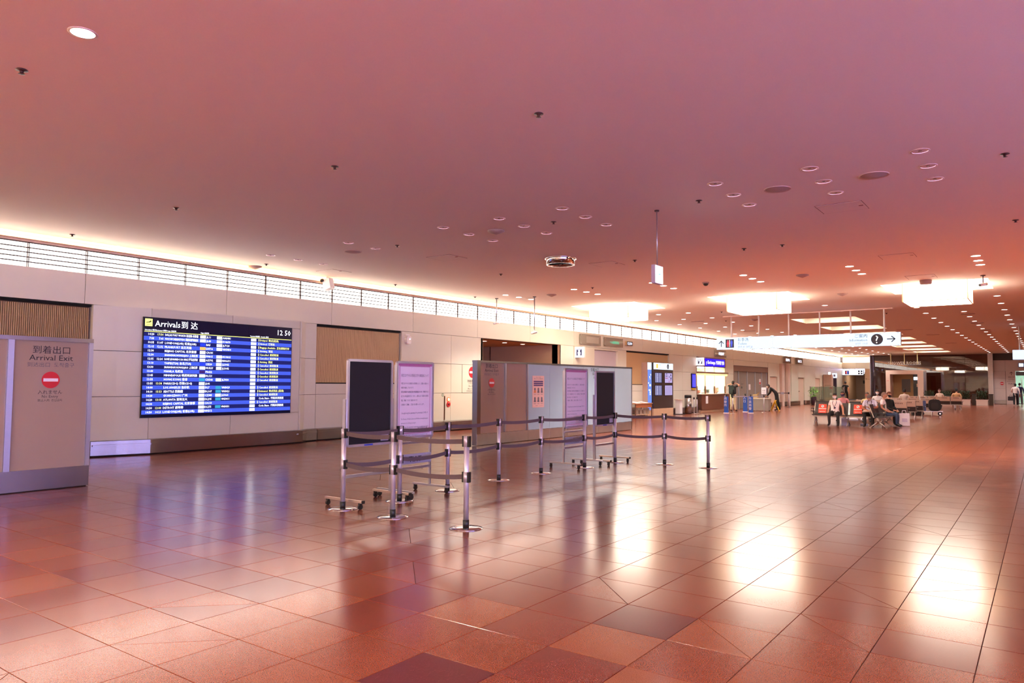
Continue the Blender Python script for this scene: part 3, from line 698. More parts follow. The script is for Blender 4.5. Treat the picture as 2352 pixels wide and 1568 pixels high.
# round smoke hood
t = thing('smoke_hood', 'round polished metal drum fixed under the pink ceiling', 'ceiling fitting', (-8.38, 13.31, ZC))
MB().lathe((0, 0, 0), [(0.34, 0), (0.34, -0.015), (0.305, -0.02)], 36, close=False).build('flange', CHROME, t)
MB().lathe((0, 0, 0), [(0.305, 0), (0.305, -0.135), (0.285, -0.135), (0.285, -0.03)], 36, close=False).build('drum', CHROME, t)
MB().lathe((0, 0, 0), [(0.285, -0.075), (0.0, -0.075)], 36, close=False).build('inner_plate', mat('brass inner plate', '#a9783c', 0.3, 0.7), t)
MB().box(-0.28, 0.28, -0.012, 0.012, -0.12, -0.08).ball((0.05, 0, -0.1), 0.04).build('detector', BLACK, t)
# hanging exit lamp
EXITM = lamp('exit sign face', '#f4fbff', 3.0)
t = thing('exit_lamp', 'small lit exit lamp hanging on a thin rod from the ceiling', 'exit sign', (-4.80, 10.42, 3.0))
MB().box(-0.035, 0.03, -0.14, 0.14, 0, 0.285).build('housing', mat('lamp housing lilac', '#b9a3b6', 0.4), t)
f = MB().box(0.03, 0.036, -0.13, 0.13, 0.012, 0.273).build('lit_face', EXITM, t)
MB().poly([(-0.07, 0.17), (-0.02, 0.15), (0.03, 0.16), (0.08, 0.14), (0.03, 0.145), (-0.02, 0.135)], (0.0365, 0, 0), UY, UZ).build('pictogram', mat('exit pictogram teal', '#3fb8c0', 0.5, emit=0.6), f)
MB().cyl((0, 0, 0.285), (0, 0, ZC-3.0), 0.008).build('rod', ALU, t); MB().lathe((0, 0, ZC-3.0), [(0.035, -0.02), (0.04, 0)], 16).build('ceiling_cap', SPR, t)
# cameras
def bullet(t, z, ang):
    d = Vector((math.cos(ang), math.sin(ang), -0.18)).normalized()
    b = MB().cyl(Vector((0, 0, z))-d*0.10, Vector((0, 0, z))+d*0.09, 0.035, n=16).build('camera_body', WHITE, t)
    MB().cyl(Vector((0, 0, z))+d*0.088, Vector((0, 0, z))+d*0.10, 0.03, n=16).build('lens', BLACK, b)
for x, yy, zb, lb in ((-13.98, 18.41, 3.37, 'white bullet camera on the left ceiling pole, before the clerestory'), (-12.72, 18.69, 3.03, 'white bullet camera on the longer right ceiling pole'), (-1.15, 21.1, 3.92, 'white bullet camera on a short drop by the right lantern')):
    t = thing('pole_camera', lb, 'camera', (x, yy, ZC), 0, 'ceiling bullet cameras')
    MB().cyl((0, 0, zb-ZC+0.04), (0, 0, 0), 0.016).build('pole', ALU, t); MB().lathe((0, 0, -0.02), [(0.05, 0), (0.06, 0.02)], 16).build('ceiling_cap', SPR, t)
    bullet(t, zb-ZC, math.pi+0.35 if x < -5 else -2.4)
t = thing('ceiling_camera', 'white boxy tilted projector camera under the ceiling above the arrivals board', 'camera', (-14.72, 12.25, ZC))
MB().obox((0.05, 0.0, -0.20), (0.10, 0.02, 0.035), (-0.02, 0.09, 0), (-0.04, 0, 0.13)).build('housing', WHITE, t)
MB().cyl((0, 0, 0), (0, 0, -0.09), 0.03).build('bracket', WHITE, t); MB().cyl((-0.06, -0.10, -0.09), (-0.03, -0.16, -0.12), 0.04).build('lens', BLACK, t)

# ================================================================== HANGING DIRECTION SIGN
SB = lamp('sign backlit pale blue', '#d2e6ff', 0.80)
SINK = mat('sign ink', '#17122c', 0.5)
t = thing('direction_sign', 'long pale blue hanging sign for Toilets and Information', 'sign', (-7.2, 28.14, 2.83))
W0, W1 = -3.25, 3.24
MB().box(W0, W1, 0.004, 0.16, 0.0, 0.47).build('housing', mat('sign housing', '#c9c2cf', 0.4, 0.3), t)
for a, b in ((W0, -1.08), (-1.08, 1.05), (1.05, W1)):
    MB().box(a+0.006, b-0.006, -0.006, 0.004, 0.006, 0.464).build('lit_panel', SB, t)
bo = MB()
for x in (W0+0.08, -1.9, -1.13, -1.03, -0.4, 0.4, 1.0, 1.1, 1.9, 2.6, W1-0.08):
    for z in (0.03, 0.44): bo.cyl((x, -0.014, z), (x, -0.006, z), 0.012, n=8)
bo.build('bolts', STEEL, t)
for x in (-9.88, -8.81, -7.70, -6.60, -5.557, -4.475): MB().cyl((x+7.2, 0.08, 0.47), (x+7.2, 0.08, ZC-2.83-0.04), 0.028, n=10).build('hanger_rod', WHITE, t)
MB().box(-3.0, 3.0, 0.02, 0.14, ZC-2.83-0.04, ZC-2.83).build('ceiling_rail', TRIM, t)
def arrow(m, o, u, v, s, d, mi=0):
    """stem arrow pointing along +v ('up') or +u ('right')"""
    o, u, v = map(Vector, (o, u, v))
    if d == 'right': u, v = -v, u
    m.poly([(-0.06*s, -0.5*s), (0.06*s, -0.5*s), (0.06*s, 0.42*s), (-0.06*s, 0.42*s)], o, u, v, mi)
    m.poly([(-0.42*s, 0.05*s), (-0.32*s, -0.03*s), (0.02*s, 0.36*s), (0, 0.5*s)], o, u, v, mi)
    m.poly([(0.42*s, 0.05*s), (0, 0.5*s), (-0.02*s, 0.36*s), (0.32*s, -0.03*s)], o, u, v, mi)
    return m
O = lambda x, z, d=0.0: Vector((x, -0.0075-d, z))
arrow(MB(), O(-3.06, 0.235), UX, UZ, 0.25, 'up').build('arrow', SINK, t)
def toilet_picto(parent, x, z, s, yf=-0.0075, u=UX, o0=None):
    P = (lambda a, b, d: Vector((x, yf-d, z))+u*a*s+UZ*b*s) if o0 is None else (lambda a, b, d: Vector(o0)+u*a*s+UZ*b*s+u.cross(UZ)*d)
    n_ = u.cross(UZ)
    q = MB().rect(P(0, 0, 0), u, UZ, s, s).build('pictogram_ground', SINK, parent)
    w = MB(); mans = []
    for sx, mi in ((-0.22, 0), (0.22, 1)):
        w.disc(P(sx, 0.34, 0.001), u*s, UZ*s, 0.06, mi, 12)
        if mi == 0: w.poly([(-0.06, 0.26), (0.06, 0.26), (0.14, -0.08), (-0.14, -0.08)][::-1], P(sx, 0, 0.001), u*s, UZ*s, mi)
        else: w.poly([(-0.11, 0.26), (0.11, 0.26), (0.11, -0.08), (-0.11, -0.08)][::-1], P(sx, 0, 0.001), u*s, UZ*s, mi)
        w.rect(P(sx-0.04, -0.24, 0.001), u, UZ, 0.06*s, 0.32*s, mi); w.rect(P(sx+0.04, -0.24, 0.001), u, UZ, 0.06*s, 0.32*s, mi)
    w.rect(P(0, 0, 0.001), u, UZ, 0.05*s, 0.84*s, 2)
    w.build('figures', [mat('pictogram red', '#f0334f', 0.5, emit=0.5), mat('pictogram blue', '#2a4ce0', 0.5, emit=0.5), mat('pictogram white', '#ffffff', 0.5, emit=0.8)], q if parent.parent is None else parent)
toilet_picto(t, -2.72, 0.235, 0.33)
MB().text('お手洗', O(-2.4, 0.315), UX, UZ, 0.105, align='L').text('Toilets', O(-2.4, 0.175), UX, UZ, 0.09, align='L').build('lettering', SINK, t)
MB().text('洗手间  화장실', O(-2.4, 0.055), UX, UZ, 0.065, align='L').build('small_lettering', PALEINK, t)
MB().text('ご案内', O(2.19, 0.315), UX, UZ, 0.105, align='R').text('Information', O(2.19, 0.185), UX, UZ, 0.09, align='R').build('lettering', SINK, t)
MB().text('问讯  안내', O(2.19, 0.06), UX, UZ, 0.065, align='R').build('small_lettering', PALEINK, t)
q = MB().disc(O(2.5, 0.235), UX, UZ, 0.19, n=36).build('question_disc', SINK, t)
MB().text('?', O(2.5, 0.10, 0.001), UX, UZ, 0.28).build('question_mark', mat('pictogram white', '#ffffff'), q)
arrow(MB(), O(2.95, 0.235), UX, UZ, 0.27, 'right').build('arrow', SINK, t)
t = thing('overhead_sign', 'pale blue lit sign hanging at the right picture edge', 'sign', (-0.1, 40.0, 2.65))
MB().box(-1.05, 1.05, 0.004, 0.15, 0, 0.44).build('housing', mat('sign housing', '#c9c2cf'), t); MB().box(-1.045, 1.045, -0.006, 0.004, 0.006, 0.434).build('lit_panel', SB, t)
for x in (-0.78, 0.0, 0.78): MB().cyl((x, 0.07, 0.44), (x, 0.07, ZC-2.65), 0.028, n=10).build('hanger_rod', WHITE, t)
# ================================================================== ARRIVALS BOARD
SCR = mat('screen navy header', '#0d0c22', 0.25, emit=0.10, ecol='#1a1a55', spec=0.3)
ROWA = lamp('screen row royal blue', '#3a50c4', 0.95)
ROWB = lamp('screen row dark navy', '#161a5c', 0.8)
TXW = lamp('screen white text', '#f4f6ff', 1.7)
TXY = lamp('screen yellow text', '#f2f28c', 1.3)
BEZ = mat('screen bezel', '#0a090e', 0.3)
bd = thing('arrivals_board', 'large dark blue arrivals board listing flights on the left wall', 'display board', (-14.655, 7.535, 0.73))
FX = 0.035
MB().box(0.0, FX-0.004, 0, 3.60, 0, 2.035).build('casing', BEZ, bd)
for a, b in ((0.008, 1.208), (1.212, 2.412), (2.416, 3.592)):
    MB().box(FX-0.004, FX, a, b, 0.01, 2.025).build('screen_panel', SCR, bd)
BO = lambda y, z, d=0.0: Vector((FX+0.003+d, y, z))
hd = MB().rect(BO(0.105, 1.925), UY, UZ, 0.15, 0.15).build('plane_icon', lamp('icon yellow', '#eef07a', 1.2), bd)
MB().poly([(-0.055, -0.012), (0.03, 0.0), (0.062, 0.03), (0.055, 0.036), (0.02, 0.018), (-0.05, 0.002)], BO(0.105, 1.925, 0.002), UY, UZ).poly([(0.0, 0.0), (0.035, 0.045), (0.045, 0.043), (0.022, 0.002)][::-1], BO(0.105, 1.925, 0.002), UY, UZ).poly([(-0.05, -0.045), (0.05, -0.045), (0.05, -0.038), (-0.05, -0.038)], BO(0.105, 1.925, 0.002), UY, UZ).build('plane_shape', BEZ, hd)
MB().text('Arrivals', BO(0.235, 1.855), UY, UZ, 0.125, align='L').text('到 达', BO(0.80, 1.855), UY, UZ, 0.12, align='L').text('12 50', BO(3.55, 1.84), UY, UZ, 0.125, align='R', width=0.36).build('heading', TXW, bd)
MB().text('Scheduled 预计', BO(0.03, 1.762), UY, UZ, 0.026, align='L').text('Estimated 实际', BO(0.26, 1.762), UY, UZ, 0.026, align='L').text('Origin 始发地', BO(0.48, 1.762), UY, UZ, 0.026, align='L').text('Flight 航班号', BO(1.24, 1.762), UY, UZ, 0.026, align='L').text('Terminal 航站楼   Remarks 备注', BO(2.45, 1.762), UY, UZ, 0.026, align='L').build('column_headings', TXW, bd)
MB().rect(BO(1.80, 1.742), UY, UZ, 3.56, 0.012).build('rule', lamp('icon yellow', '#eef07a', 1.2), bd)
CN = 'Cancelled  航班取消'
FL = [('14:20', '17:54y', 'DALLAS FORT WORTH 达拉斯-沃思堡', 'JL11', 'w', 'AA8481', 'w', 'Delayed  晚点(延误)'), ('7:55', '7:41', 'MOSCOW SHEREMETYEVO 莫斯科谢列梅捷沃', 'JL40', 'w', 'SU4670', 'w', 'Arrived  已到达'),
      ('10:55', '11:07', 'LONDON(LHR) 伦敦(LHR)', 'BA5', 'b', 'JL7120', 'w', 'Baggage Available  正在提取行李'), ('12:15', '12:32', 'FRANKFURT 法兰克福', 'LH716', 'o', 'NH5854', 'w', 'Arriving  到达'), ('12:30', '', 'BEIJING CAPITAL 北京首都', 'CA181', 'w', '', '', CN),
      ('12:30', '', 'SHANGHAI HONGQIAO 上海虹桥', 'FM815', 'w', 'MU9815', 'w', CN), ('12:35', '12:24', 'ROME LEONARDO DA VINCI 罗马达芬奇', 'AZ792', 'w', 'NH6691', 'w', 'Arriving  到达'), ('13:10', '', 'TAIPEI(TSA) 台北(TSA)', 'CI220', 'b', 'JL5042', 'w', CN), ('13:30', '', 'SHANGHAI HONGQIAO 上海虹桥', 'MU537', 'w', 'JL5642', 'w', CN),
      ('13:40', '', 'MANILA 马尼拉', 'PR422', 'n', '', '', CN), ('13:45', '', 'MINNEAPOLIS 明尼阿波利斯', 'DL121', 'w', '', '', CN), ('13:55', '', 'HONG KONG 香港', 'CX548', 't', 'JL7030', 'w', CN), ('13:55', '13:38y', 'PARIS(CDG) 巴黎(CDG)', 'JL46', 'w', '', '', ''),
      ('14:00', '', 'LOS ANGELES 洛杉矶', 'DL7', 'w', 'VN3029', 't', CN), ('14:10', '15:53y', 'SEATTLE 西雅图', 'DL167', 'w', 'VN3021', 't', 'Estimated  晚点到达 (延误)'), ('14:20', '', 'GUANGZHOU 广州', 'CZ385', 'w', 'JL5064', 'w', CN), ('14:20', '13:18y', 'ATLANTA 亚特兰大', 'DL295', 'w', 'VN3011', 't', 'cCode Share  代码共享航班'),
      ('14:30', '', 'BEIJING CAPITAL 北京首都', 'CA133', 'w', '', '', CN), ('14:30', '13:44y', 'DETROIT 底特律', 'DL275', 'w', 'VN3031', 't', 'cCode Share  代码共享航班'), ('14:50', '14:23y', 'LONDON(LHR) 伦敦(LHR)', 'NH212', 'w', '', '', '')]
LG = {'w': 0, 'b': 1, 'o': 2, 'n': 3, 't': 4}
LGM = [lamp('logo white', '#f2f2fa', 1.4), lamp('logo blue', '#2438d8', 0.9), lamp('logo amber', '#e8a050', 1.1), lamp('logo navy red', '#3a1f6a', 0.8), lamp('logo teal', '#2f8fb4', 0.9)]
RP = 0.0832
for n, (st, et, city, f1, l1, f2, l2, rem) in enumerate(FL):
    zc = 1.733-RP*(n+0.5)
    row = MB().rect(Vector((FX+0.0015, 1.80, zc)), UY, UZ, 3.57, RP-0.002).build('flight_row', ROWB if n % 2 == 0 else ROWA, bd)
    zb = zc-0.020; hh = 0.043
    tw = MB().text(st, BO(0.225, zb), UY, UZ, hh, align='R')
    if et and not et.endswith('y'): tw.text(et, BO(0.416, zb), UY, UZ, hh, align='R')
    vs = text_mesh(city)[0]; wd = (max(a for a, _ in vs)-min(a for a, _ in vs))*hh/0.72
    tw.text(city, BO(0.455, zb), UY, UZ, hh, align='L', width=min(wd, 0.73))
    tw.text(f1, BO(1.375, zb), UY, UZ, hh, align='L')
    if f2: tw.text(f2, BO(1.765, zb), UY, UZ, hh, align='L')
    if rem.startswith('c'): tw.text(rem[1:], BO(2.715, zb), UY, UZ, hh, align='L')
    tw.build('row_text', TXW, row)
    ty = MB()
    if et.endswith('y'): ty.text(et[:-1], BO(0.416, zb), UY, UZ, hh, align='R')
    if rem and not rem.startswith('c'):
        vs = text_mesh(rem)[0]; wd = (max(a for a, _ in vs)-min(a for a, _ in vs))*hh/0.72
        ty.text(rem, BO(2.715, zb), UY, UZ, hh, align='L', width=min(wd, 0.85)); MB().rect(BO(2.68, zc), UY, UZ, 0.016, 0.055).build('remark_bar', TXY, row)
    if ty.v: ty.build('remark_text', TXY, row)
    MB().rect(BO(1.295, zc), UY, UZ, 0.13, 0.062).build('airline_tile', LGM[LG[l1]], row)
    if l2: MB().rect(BO(1.685, zc), UY, UZ, 0.13, 0.062).build('airline_tile', LGM[LG[l2]], row)
    MB().rect(BO(2.542, zc), UY, UZ, 0.135, 0.06).build('terminal_tile', LGM[0], row)

# ================================================================== SIGN PARTS SHARED
def no_entry(parent, o, u, r, depth=0.004):
    n = u.cross(UZ)
    d = MB().disc(o, u, UZ, r, n=40, w=n*depth).build('no_entry_disc', RED, parent)
    MB().rect(Vector(o)+n*(depth+0.001), u, UZ, r*1.62, r*0.38).build('no_entry_bar', SIGNW, d)
    return d
# ---- glazed exit screens
PG = glass('smoked screen glass', '#c8a890', 0.9, 0.04, body=0.55, bodycol='#d2bca8', ior=1.5)
PB = mat('pale grey blue board', '#9db9cb', 0.4, var=0.03, scale=1.5)
def exit_text(t, y, zs, x, s=1.0):
    P = lambda z: Vector((x, y, z))
    MB().text('到着出口', P(zs[0]), UY, UZ, 0.082*s, width=0.46*s).text('Arrival Exit', P(zs[1]), UY, UZ, 0.075*s, width=0.54*s).build('lettering', INK, t)
    MB().text('到达出口  도착출구', P(zs[2]), UY, UZ, 0.048*s, width=0.58*s).build('small_lettering', GREYINK, t)
    no_entry(t, P(zs[3]), UY, 0.112*s)
    MB().text('入れません', P(zs[4]), UY, UZ, 0.045*s, width=0.3*s).text('No Entry', P(zs[5]), UY, UZ, 0.036*s, width=0.2*s).text('禁止入内  진입금지', P(zs[6]), UY, UZ, 0.026*s, width=0.3*s).build('lettering', INK, t)
ZS = (1.835, 1.735, 1.652, 1.472, 1.285, 1.233, 1.184)
t = thing('exit_screen', 'glazed steel screen with Arrival Exit lettering at the left edge', 'screen', (-10.87, 3.2, 0))
MB().box(-0.12, 0.0, -1.7, 1.70, 0.012, 0.285).build('kick_plate', STEEL, t)
MB().box(-0.10, -0.02, -1.68, 1.68, 0, 0.012).build('shadow_gap', DARKGAP, t)
MB().box(-0.12, 0.012, -1.7, 1.70, 1.995, 2.05).build('top_rail', STEEL, t)
for y0, y1 in ((1.645, 1.70), (0.65, 0.72), (-0.42, -0.35), (-1.7, -1.64)): MB().box(-0.12, 0.01, y0, y1, 0.285, 1.995).build('stile', ALU, t)
for y0, y1 in ((0.72, 1.645), (-0.35, 0.65), (-1.64, -0.42)): MB().box(-0.035, -0.02, y0, y1, 0.285, 1.995).build('glass_pane', PG, t)
MB().box(-0.12, 0.01, 1.5, 1.645, 0.285, 1.985).build('stile_shadow', mat('grey inner stile', '#6e6470', 0.4, 0.3), t) if False else None
exit_text(t, 1.175, ZS, -0.017)
t = thing('exit_screen', 'long screen with two glass panes and pale blue boards behind the belt posts', 'screen', (-10.75, 13.42, 0))
L2 = 7.96
MB().box(-0.14, 0.0, 0, L2, 0.01, 0.275).build('kick_plate', STEEL, t)
MB().box(-0.15, 0.012, 0, L2, 1.955, 2.0).build('top_rail', STEEL, t)
for y0, y1 in ((0.0, 0.13), (1.10, 1.155), (2.06, 2.10), (L2-0.05, L2)): MB().box(-0.14, 0.008, y0, y1, 0.275, 1.955).build('stile', STEEL if y0 == 0 else ALU, t)
for y0, y1 in ((0.13, 1.10), (1.155, 2.06)): MB().box(-0.045, -0.03, y0, y1, 0.275, 1.955).build('glass_pane', PG, t)
BY = [2.10, 3.12, 4.03, 4.9, 5.75, 6.8, L2-0.05]
for a, b in zip(BY, BY[1:]): MB().box(-0.12, 0.0, a+0.004, b-0.004, 0.275, 1.955).build('board', PB, t)
for a, b in zip([0.0]+BY[:-1], BY): MB().box(0.0, 0.003, a+0.006, b-0.006, 0.016, 0.268).build('kick_facing', mat('kick plate bright', '#c3c6c4', 0.3, 0.9, bump=0.05, bscale=3), t)
exit_text(t, 0.595, ZS, -0.026)
MB().text('到着出口', Vector((0.002, 5.55, 1.83)), UY, UZ, 0.085, width=0.47).text('Exit', Vector((0.002, 5.55, 1.72)), UY, UZ, 0.075, width=0.24).text('出口', Vector((0.002, 5.55, 1.62)), UY, UZ, 0.06, width=0.15).build('lettering', INK, t)
# poster on it
ps = thing('poster', 'pink hygiene notice poster taped to the pale blue screen boards', 'poster', (-10.748, 15.98, 0.84))
MB().box(0, 0.004, -0.275, 0.275, 0, 0.825).build('sheet', mat('pink poster paper', '#e6c4bc', 0.7, var=0.03), ps)
q = MB()
for k, z in enumerate((0.675, 0.625, 0.575)): q.rect((0.0055, 0, z), UY, UZ, 0.44, 0.036)
q.build('purple_bar', mat('poster purple', '#4b3478', 0.6), ps)
MB().text('手洗い・マスク着用', (0.0055, 0, 0.775), UY, UZ, 0.018, width=0.2).text('新型コロナウイルス感染症対策', (0.0055, 0, 0.735), UY, UZ, 0.024, width=0.4).text('感染予防', (0.0055, -0.08, 0.035), UY, UZ, 0.018).text('正しい手の洗い方', (0.0055, 0.12, 0.035), UY, UZ, 0.014).build('print', GREYINK, ps)
PI = mat('poster icon grey', '#6b6270', 0.6); PO = mat('poster icon orange', '#d08050', 0.6)
ic = MB()
for r in range(2):
    for k in range(3):
        y0, z0 = (-0.16+0.16*k), 0.44-0.24*r
        ic.disc((0.0055, y0, z0+0.035), UY, UZ, 0.038, 0, 14); ic.poly([(-0.055, -0.05), (0.055, -0.05), (0.035, 0.02), (-0.035, 0.02)], (0.006, y0, z0-0.01), UY, UZ, 1 if (r == 0 and k == 0) else 0)
        for j in range(3): ic.rect((0.0055, y0, z0-0.085-0.012*j), UY, UZ, 0.11, 0.004, 0)
ic.build('icons', [PI, PO], ps)

# ================================================================== STAND SIGNS
def rrect(w, h, r, n=4):
    P = []
    for cx, cy, a0 in ((w/2-r, h/2-r, 0), (-w/2+r, h/2-r, 90), (-w/2+r, -h/2+r, 180), (w/2-r, -h/2+r, 270)):
        for k in range(n+1): a = math.radians(a0+90*k/n); P.append((cx+r*math.cos(a), cy+r*math.sin(a)))
    return P
def ring_frame(m, w, h, b, r, y0, y1, zc):
    A = rrect(w, h, r); B = rrect(w-2*b, h-2*b, max(r-b, 0.004)); n = len(A)
    for i in range(n):
        j = (i+1) % n
        a, c, d, e = A[i], A[j], B[j], B[i]
        f = lambda p, y: (p[0], y, zc+p[1])
        m.face([f(a, y0), f(c, y0), f(d, y0), f(e, y0)]); m.face([f(c, y1), f(a, y1), f(e, y1), f(d, y1)])
        m.face([f(c, y0), f(a, y0), f(a, y1), f(c, y1)]); m.face([f(e, y0), f(d, y0), f(d, y1), f(e, y1)])
    return m
PAPER = mat('pink notice paper', '#dcc8d2', 0.5, var=0.02)
PINKL = mat('notice border rose', '#b0608c', 0.6)
PRN = mat('notice print', '#4a3a58', 0.7)
FRM = mat('frame aluminium', '#c9c8d8', 0.28, 0.75)
def caster(parent, x, y, m):
    c = MB().cyl((x, y-0.012, 0.03), (x, y+0.012, 0.03), 0.03, n=14).build('caster', m, parent)
    MB().box(x-0.016, x+0.016, y-0.018, y+0.018, 0.045, 0.082).build('caster_fork', BLACK if m is BLACK else STEEL, c)
def stand(name, label, loc, w, z0, z1, black):
    t = thing(name, label, 'sign stand', loc, math.pi/2)
    zc, h = (z0+z1)/2, z1-z0
    ring_frame(MB(), w, h, 0.03, 0.035, -0.02, 0.012, zc).build('frame', FRM, t)
    MB().box(-w/2+0.025, w/2-0.025, -0.006, 0.008, z0+0.025, z1-0.025).build('board', FELT if black else PAPER, t)
    px = w/2+(0.012 if black else -0.02)
    for s in (-1, 1):
        MB().box(s*px-0.014, s*px+0.014, 0.008 if not black else -0.012, 0.034, 0.085, 1.26 if black else z1-0.05).build('upright', ALU, t)
        fx = s*(px-0.0)
        foot = MB().box(fx-0.018, fx+0.018, -0.32, 0.32, 0.075, 0.10).build('foot_bar', ALU if not black else mat('champagne aluminium', '#cbb6a6', 0.3, 0.8), t)
        for yy in (-0.28, 0.28): caster(foot, fx, yy, BLACK)
        if black: MB().box(fx-0.02, fx+0.02, -0.335, -0.32, 0.07, 0.105).build('end_cap', BLACK, t)
    MB().box(-px, px, 0.0, 0.026, 0.33, 0.365).build('cross_bar', ALU, t)
    if black:
        MB().box(w/2-0.19, w/2-0.06, -0.012, -0.006, z0+0.05, z0+0.13).build('remote_tag', mat('tag grey', '#a9a1b0', 0.5), t)
        MB().rect((-0.03, -0.0215, z0+0.015), UX, UZ, 0.14, 0.018).build('blue_label', mat('label blue', '#3a46b8', 0.5), t)
    else:
        MB().box(-px, px, 0.0, 0.026, z0-0.075, z0-0.045).build('cross_bar', ALU, t)
        pl = MB().box(-px+0.01, px-0.01, -0.004, 0.006, 0.40, 0.53).build('name_plate', mat('plate grey', '#9c98a4', 0.5), t)
        MB().text('TIAT', (0.02, -0.0055, 0.425), UX, UZ, 0.075, width=0.24).build('plate_lettering', INK, pl)
        o = lambda x, z: Vector((x, -0.0075, z)); bw = w-0.13; bh = h-0.13
        b = MB()
        for s in (-1, 1): b.rect(o(s*bw/2, zc), UX, UZ, 0.008, bh); b.rect(o(0, zc+s*bh/2), UX, UZ, bw, 0.008)
        b.rect(o(0, z1-0.045), UX, UZ, w-0.06, 0.03)
        b.build('border', PINKL, t)
        lw = bw-0.06; top = z1-0.2
        p = MB().text('新型コロナウイルス感染症に対する検疫強化について', o(0, top), UX, UZ, 0.03, width=lw)
        for k, (ln, f) in enumerate((('新型コロナウイルス感染症の水際対策として、ご搭乗のお客様への', 1.0), ('検疫を強化しております。', .45), ('厚生労働省では検疫法及び健康確認のため、到着された', 1.0), ('皆さまの体温測定を行っており、必要に応じて医師の診察等', 1.0), ('検査、待機していただく場合があります。', .6), ('お客様のご理解、ご協力をお願いいたします。', .85))):
            p.text(ln, o(-lw/2, top-0.10-0.055*k), UX, UZ, 0.020, align='L', width=lw*f)
        p.text('Strengthening the quarantine for preventing COVID-19', o(0, top-0.485), UX, UZ, 0.024, width=lw*0.96)
        for k, (ln, f) in enumerate((('The Ministry of Health, Labour and Welfare is strengthening the', 1.0), ('quarantine for arriving passengers.', .55), ('According to the seasonal of quarantine strengthening, travel', 1.0), ('and check of every arriving traveler for the people of', .95), ('passengers who have to wait required are provided, for our', .98), ('passenger must submit the necessary documentation.', .93), ('We request your understanding and cooperation.', .75))):
            p.text(ln, o(-lw/2, top-0.56-0.052*k), UX, UZ, 0.019, align='L', width=lw*f)
        p.text('東京国際空港', o(lw/2-0.02, z0+0.115), UX, UZ, 0.022, align='R').text('ターミナル株式会社', o(lw/2, z0+0.085), UX, UZ, 0.018, align='R').build('print', PRN, t)
    return t
stand('sign_stand', 'black felt board on wheeled stand beside the nearest belt posts', (-6.69, 6.26, 0), 0.745, 0.69, 1.738, True)
stand('sign_stand', 'pink paper notice on wheeled stand next to the nearer black board', (-6.74, 7.10, 0), 0.705, 0.735, 1.738, False)
stand('sign_stand', 'pink paper notice on wheeled stand before the pale blue screen', (-6.76, 11.25, 0), 0.79, 0.68, 1.73, False)
stand('sign_stand', 'black felt board on wheeled stand farther back beside the farther pink notice', (-6.62, 12.05, 0), 0.715, 0.685, 1.695, True)

# ================================================================== BELT POSTS
BELT = mat('grey brown belt webbing', '#5c4a4c', 0.75, var=0.15, scale=60)
POSTM = mat('post satin steel', '#c6bdc4', 0.34, 0.55, var=0.04)
SP = {'A': (-6.61, 5.79), 'B': (-5.78, 5.77), 'C': (-4.75, 5.77), 'D': (-6.50, 6.60), 'E': (-6.62, 7.64), 'F': (-6.72, 8.93), 'G': (-6.70, 10.05), 'H': (-6.56, 11.21), 'I': (-6.55, 12.32), 'J': (-5.66, 12.55), 'K': (-4.82, 12.51)}
LB = {'A': 'belt post in front of the nearer black board', 'B': 'belt post in the middle of the front row of three', 'C': 'belt post nearest the camera, at the front row right end', 'D': 'belt post hidden between the nearer black board and pink notice', 'E': 'belt post right of the nearer pink notice',
      'F': 'belt post before the glass panes of the long screen', 'G': 'belt post before the poster on the long screen', 'H': 'belt post in front of the farther pink notice', 'I': 'belt post right beside the farther black board', 'J': 'belt post alone in the middle of the far short row', 'K': 'belt post at the right end of the far short row'}
LINK = [('A', 'B'), ('B', 'C'), ('A', 'D'), ('D', 'E'), ('E', 'F'), ('F', 'G'), ('G', 'H'), ('H', 'I'), ('I', 'J'), ('J', 'K')]
proto_meshes = (MB().lathe((0, 0, 0), [(0.168, 0.0), (0.168, 0.006), (0.12, 0.014), (0.03, 0.018)], 36).mesh('base_plate', CHROME),
                MB().cyl((0, 0, 0.016), (0, 0, 0.085), 0.032, n=20).mesh('foot_collar', BLACK), MB().cyl((0, 0, 0.085), (0, 0, 0.905), 0.0275, n=20).mesh('pole', POSTM))
def cassette(t, z0, z1, dirs):
    c = MB().cyl((0, 0, z0), (0, 0, z1), 0.031, n=20).build('belt_cassette', POSTM, t)
    k = MB()
    for d in dirs:
        d = Vector((d[0], d[1], 0)).normalized(); sd = Vector((-d.y, d.x, 0))
        for s in (1,):
            k.obox(d*0.031+Vector((0, 0, (z0+z1)/2)), d*0.012, sd*0.021, Vector((0, 0, (z1-z0)/2+0.002)))
    k.build('clip', BLACK, c)
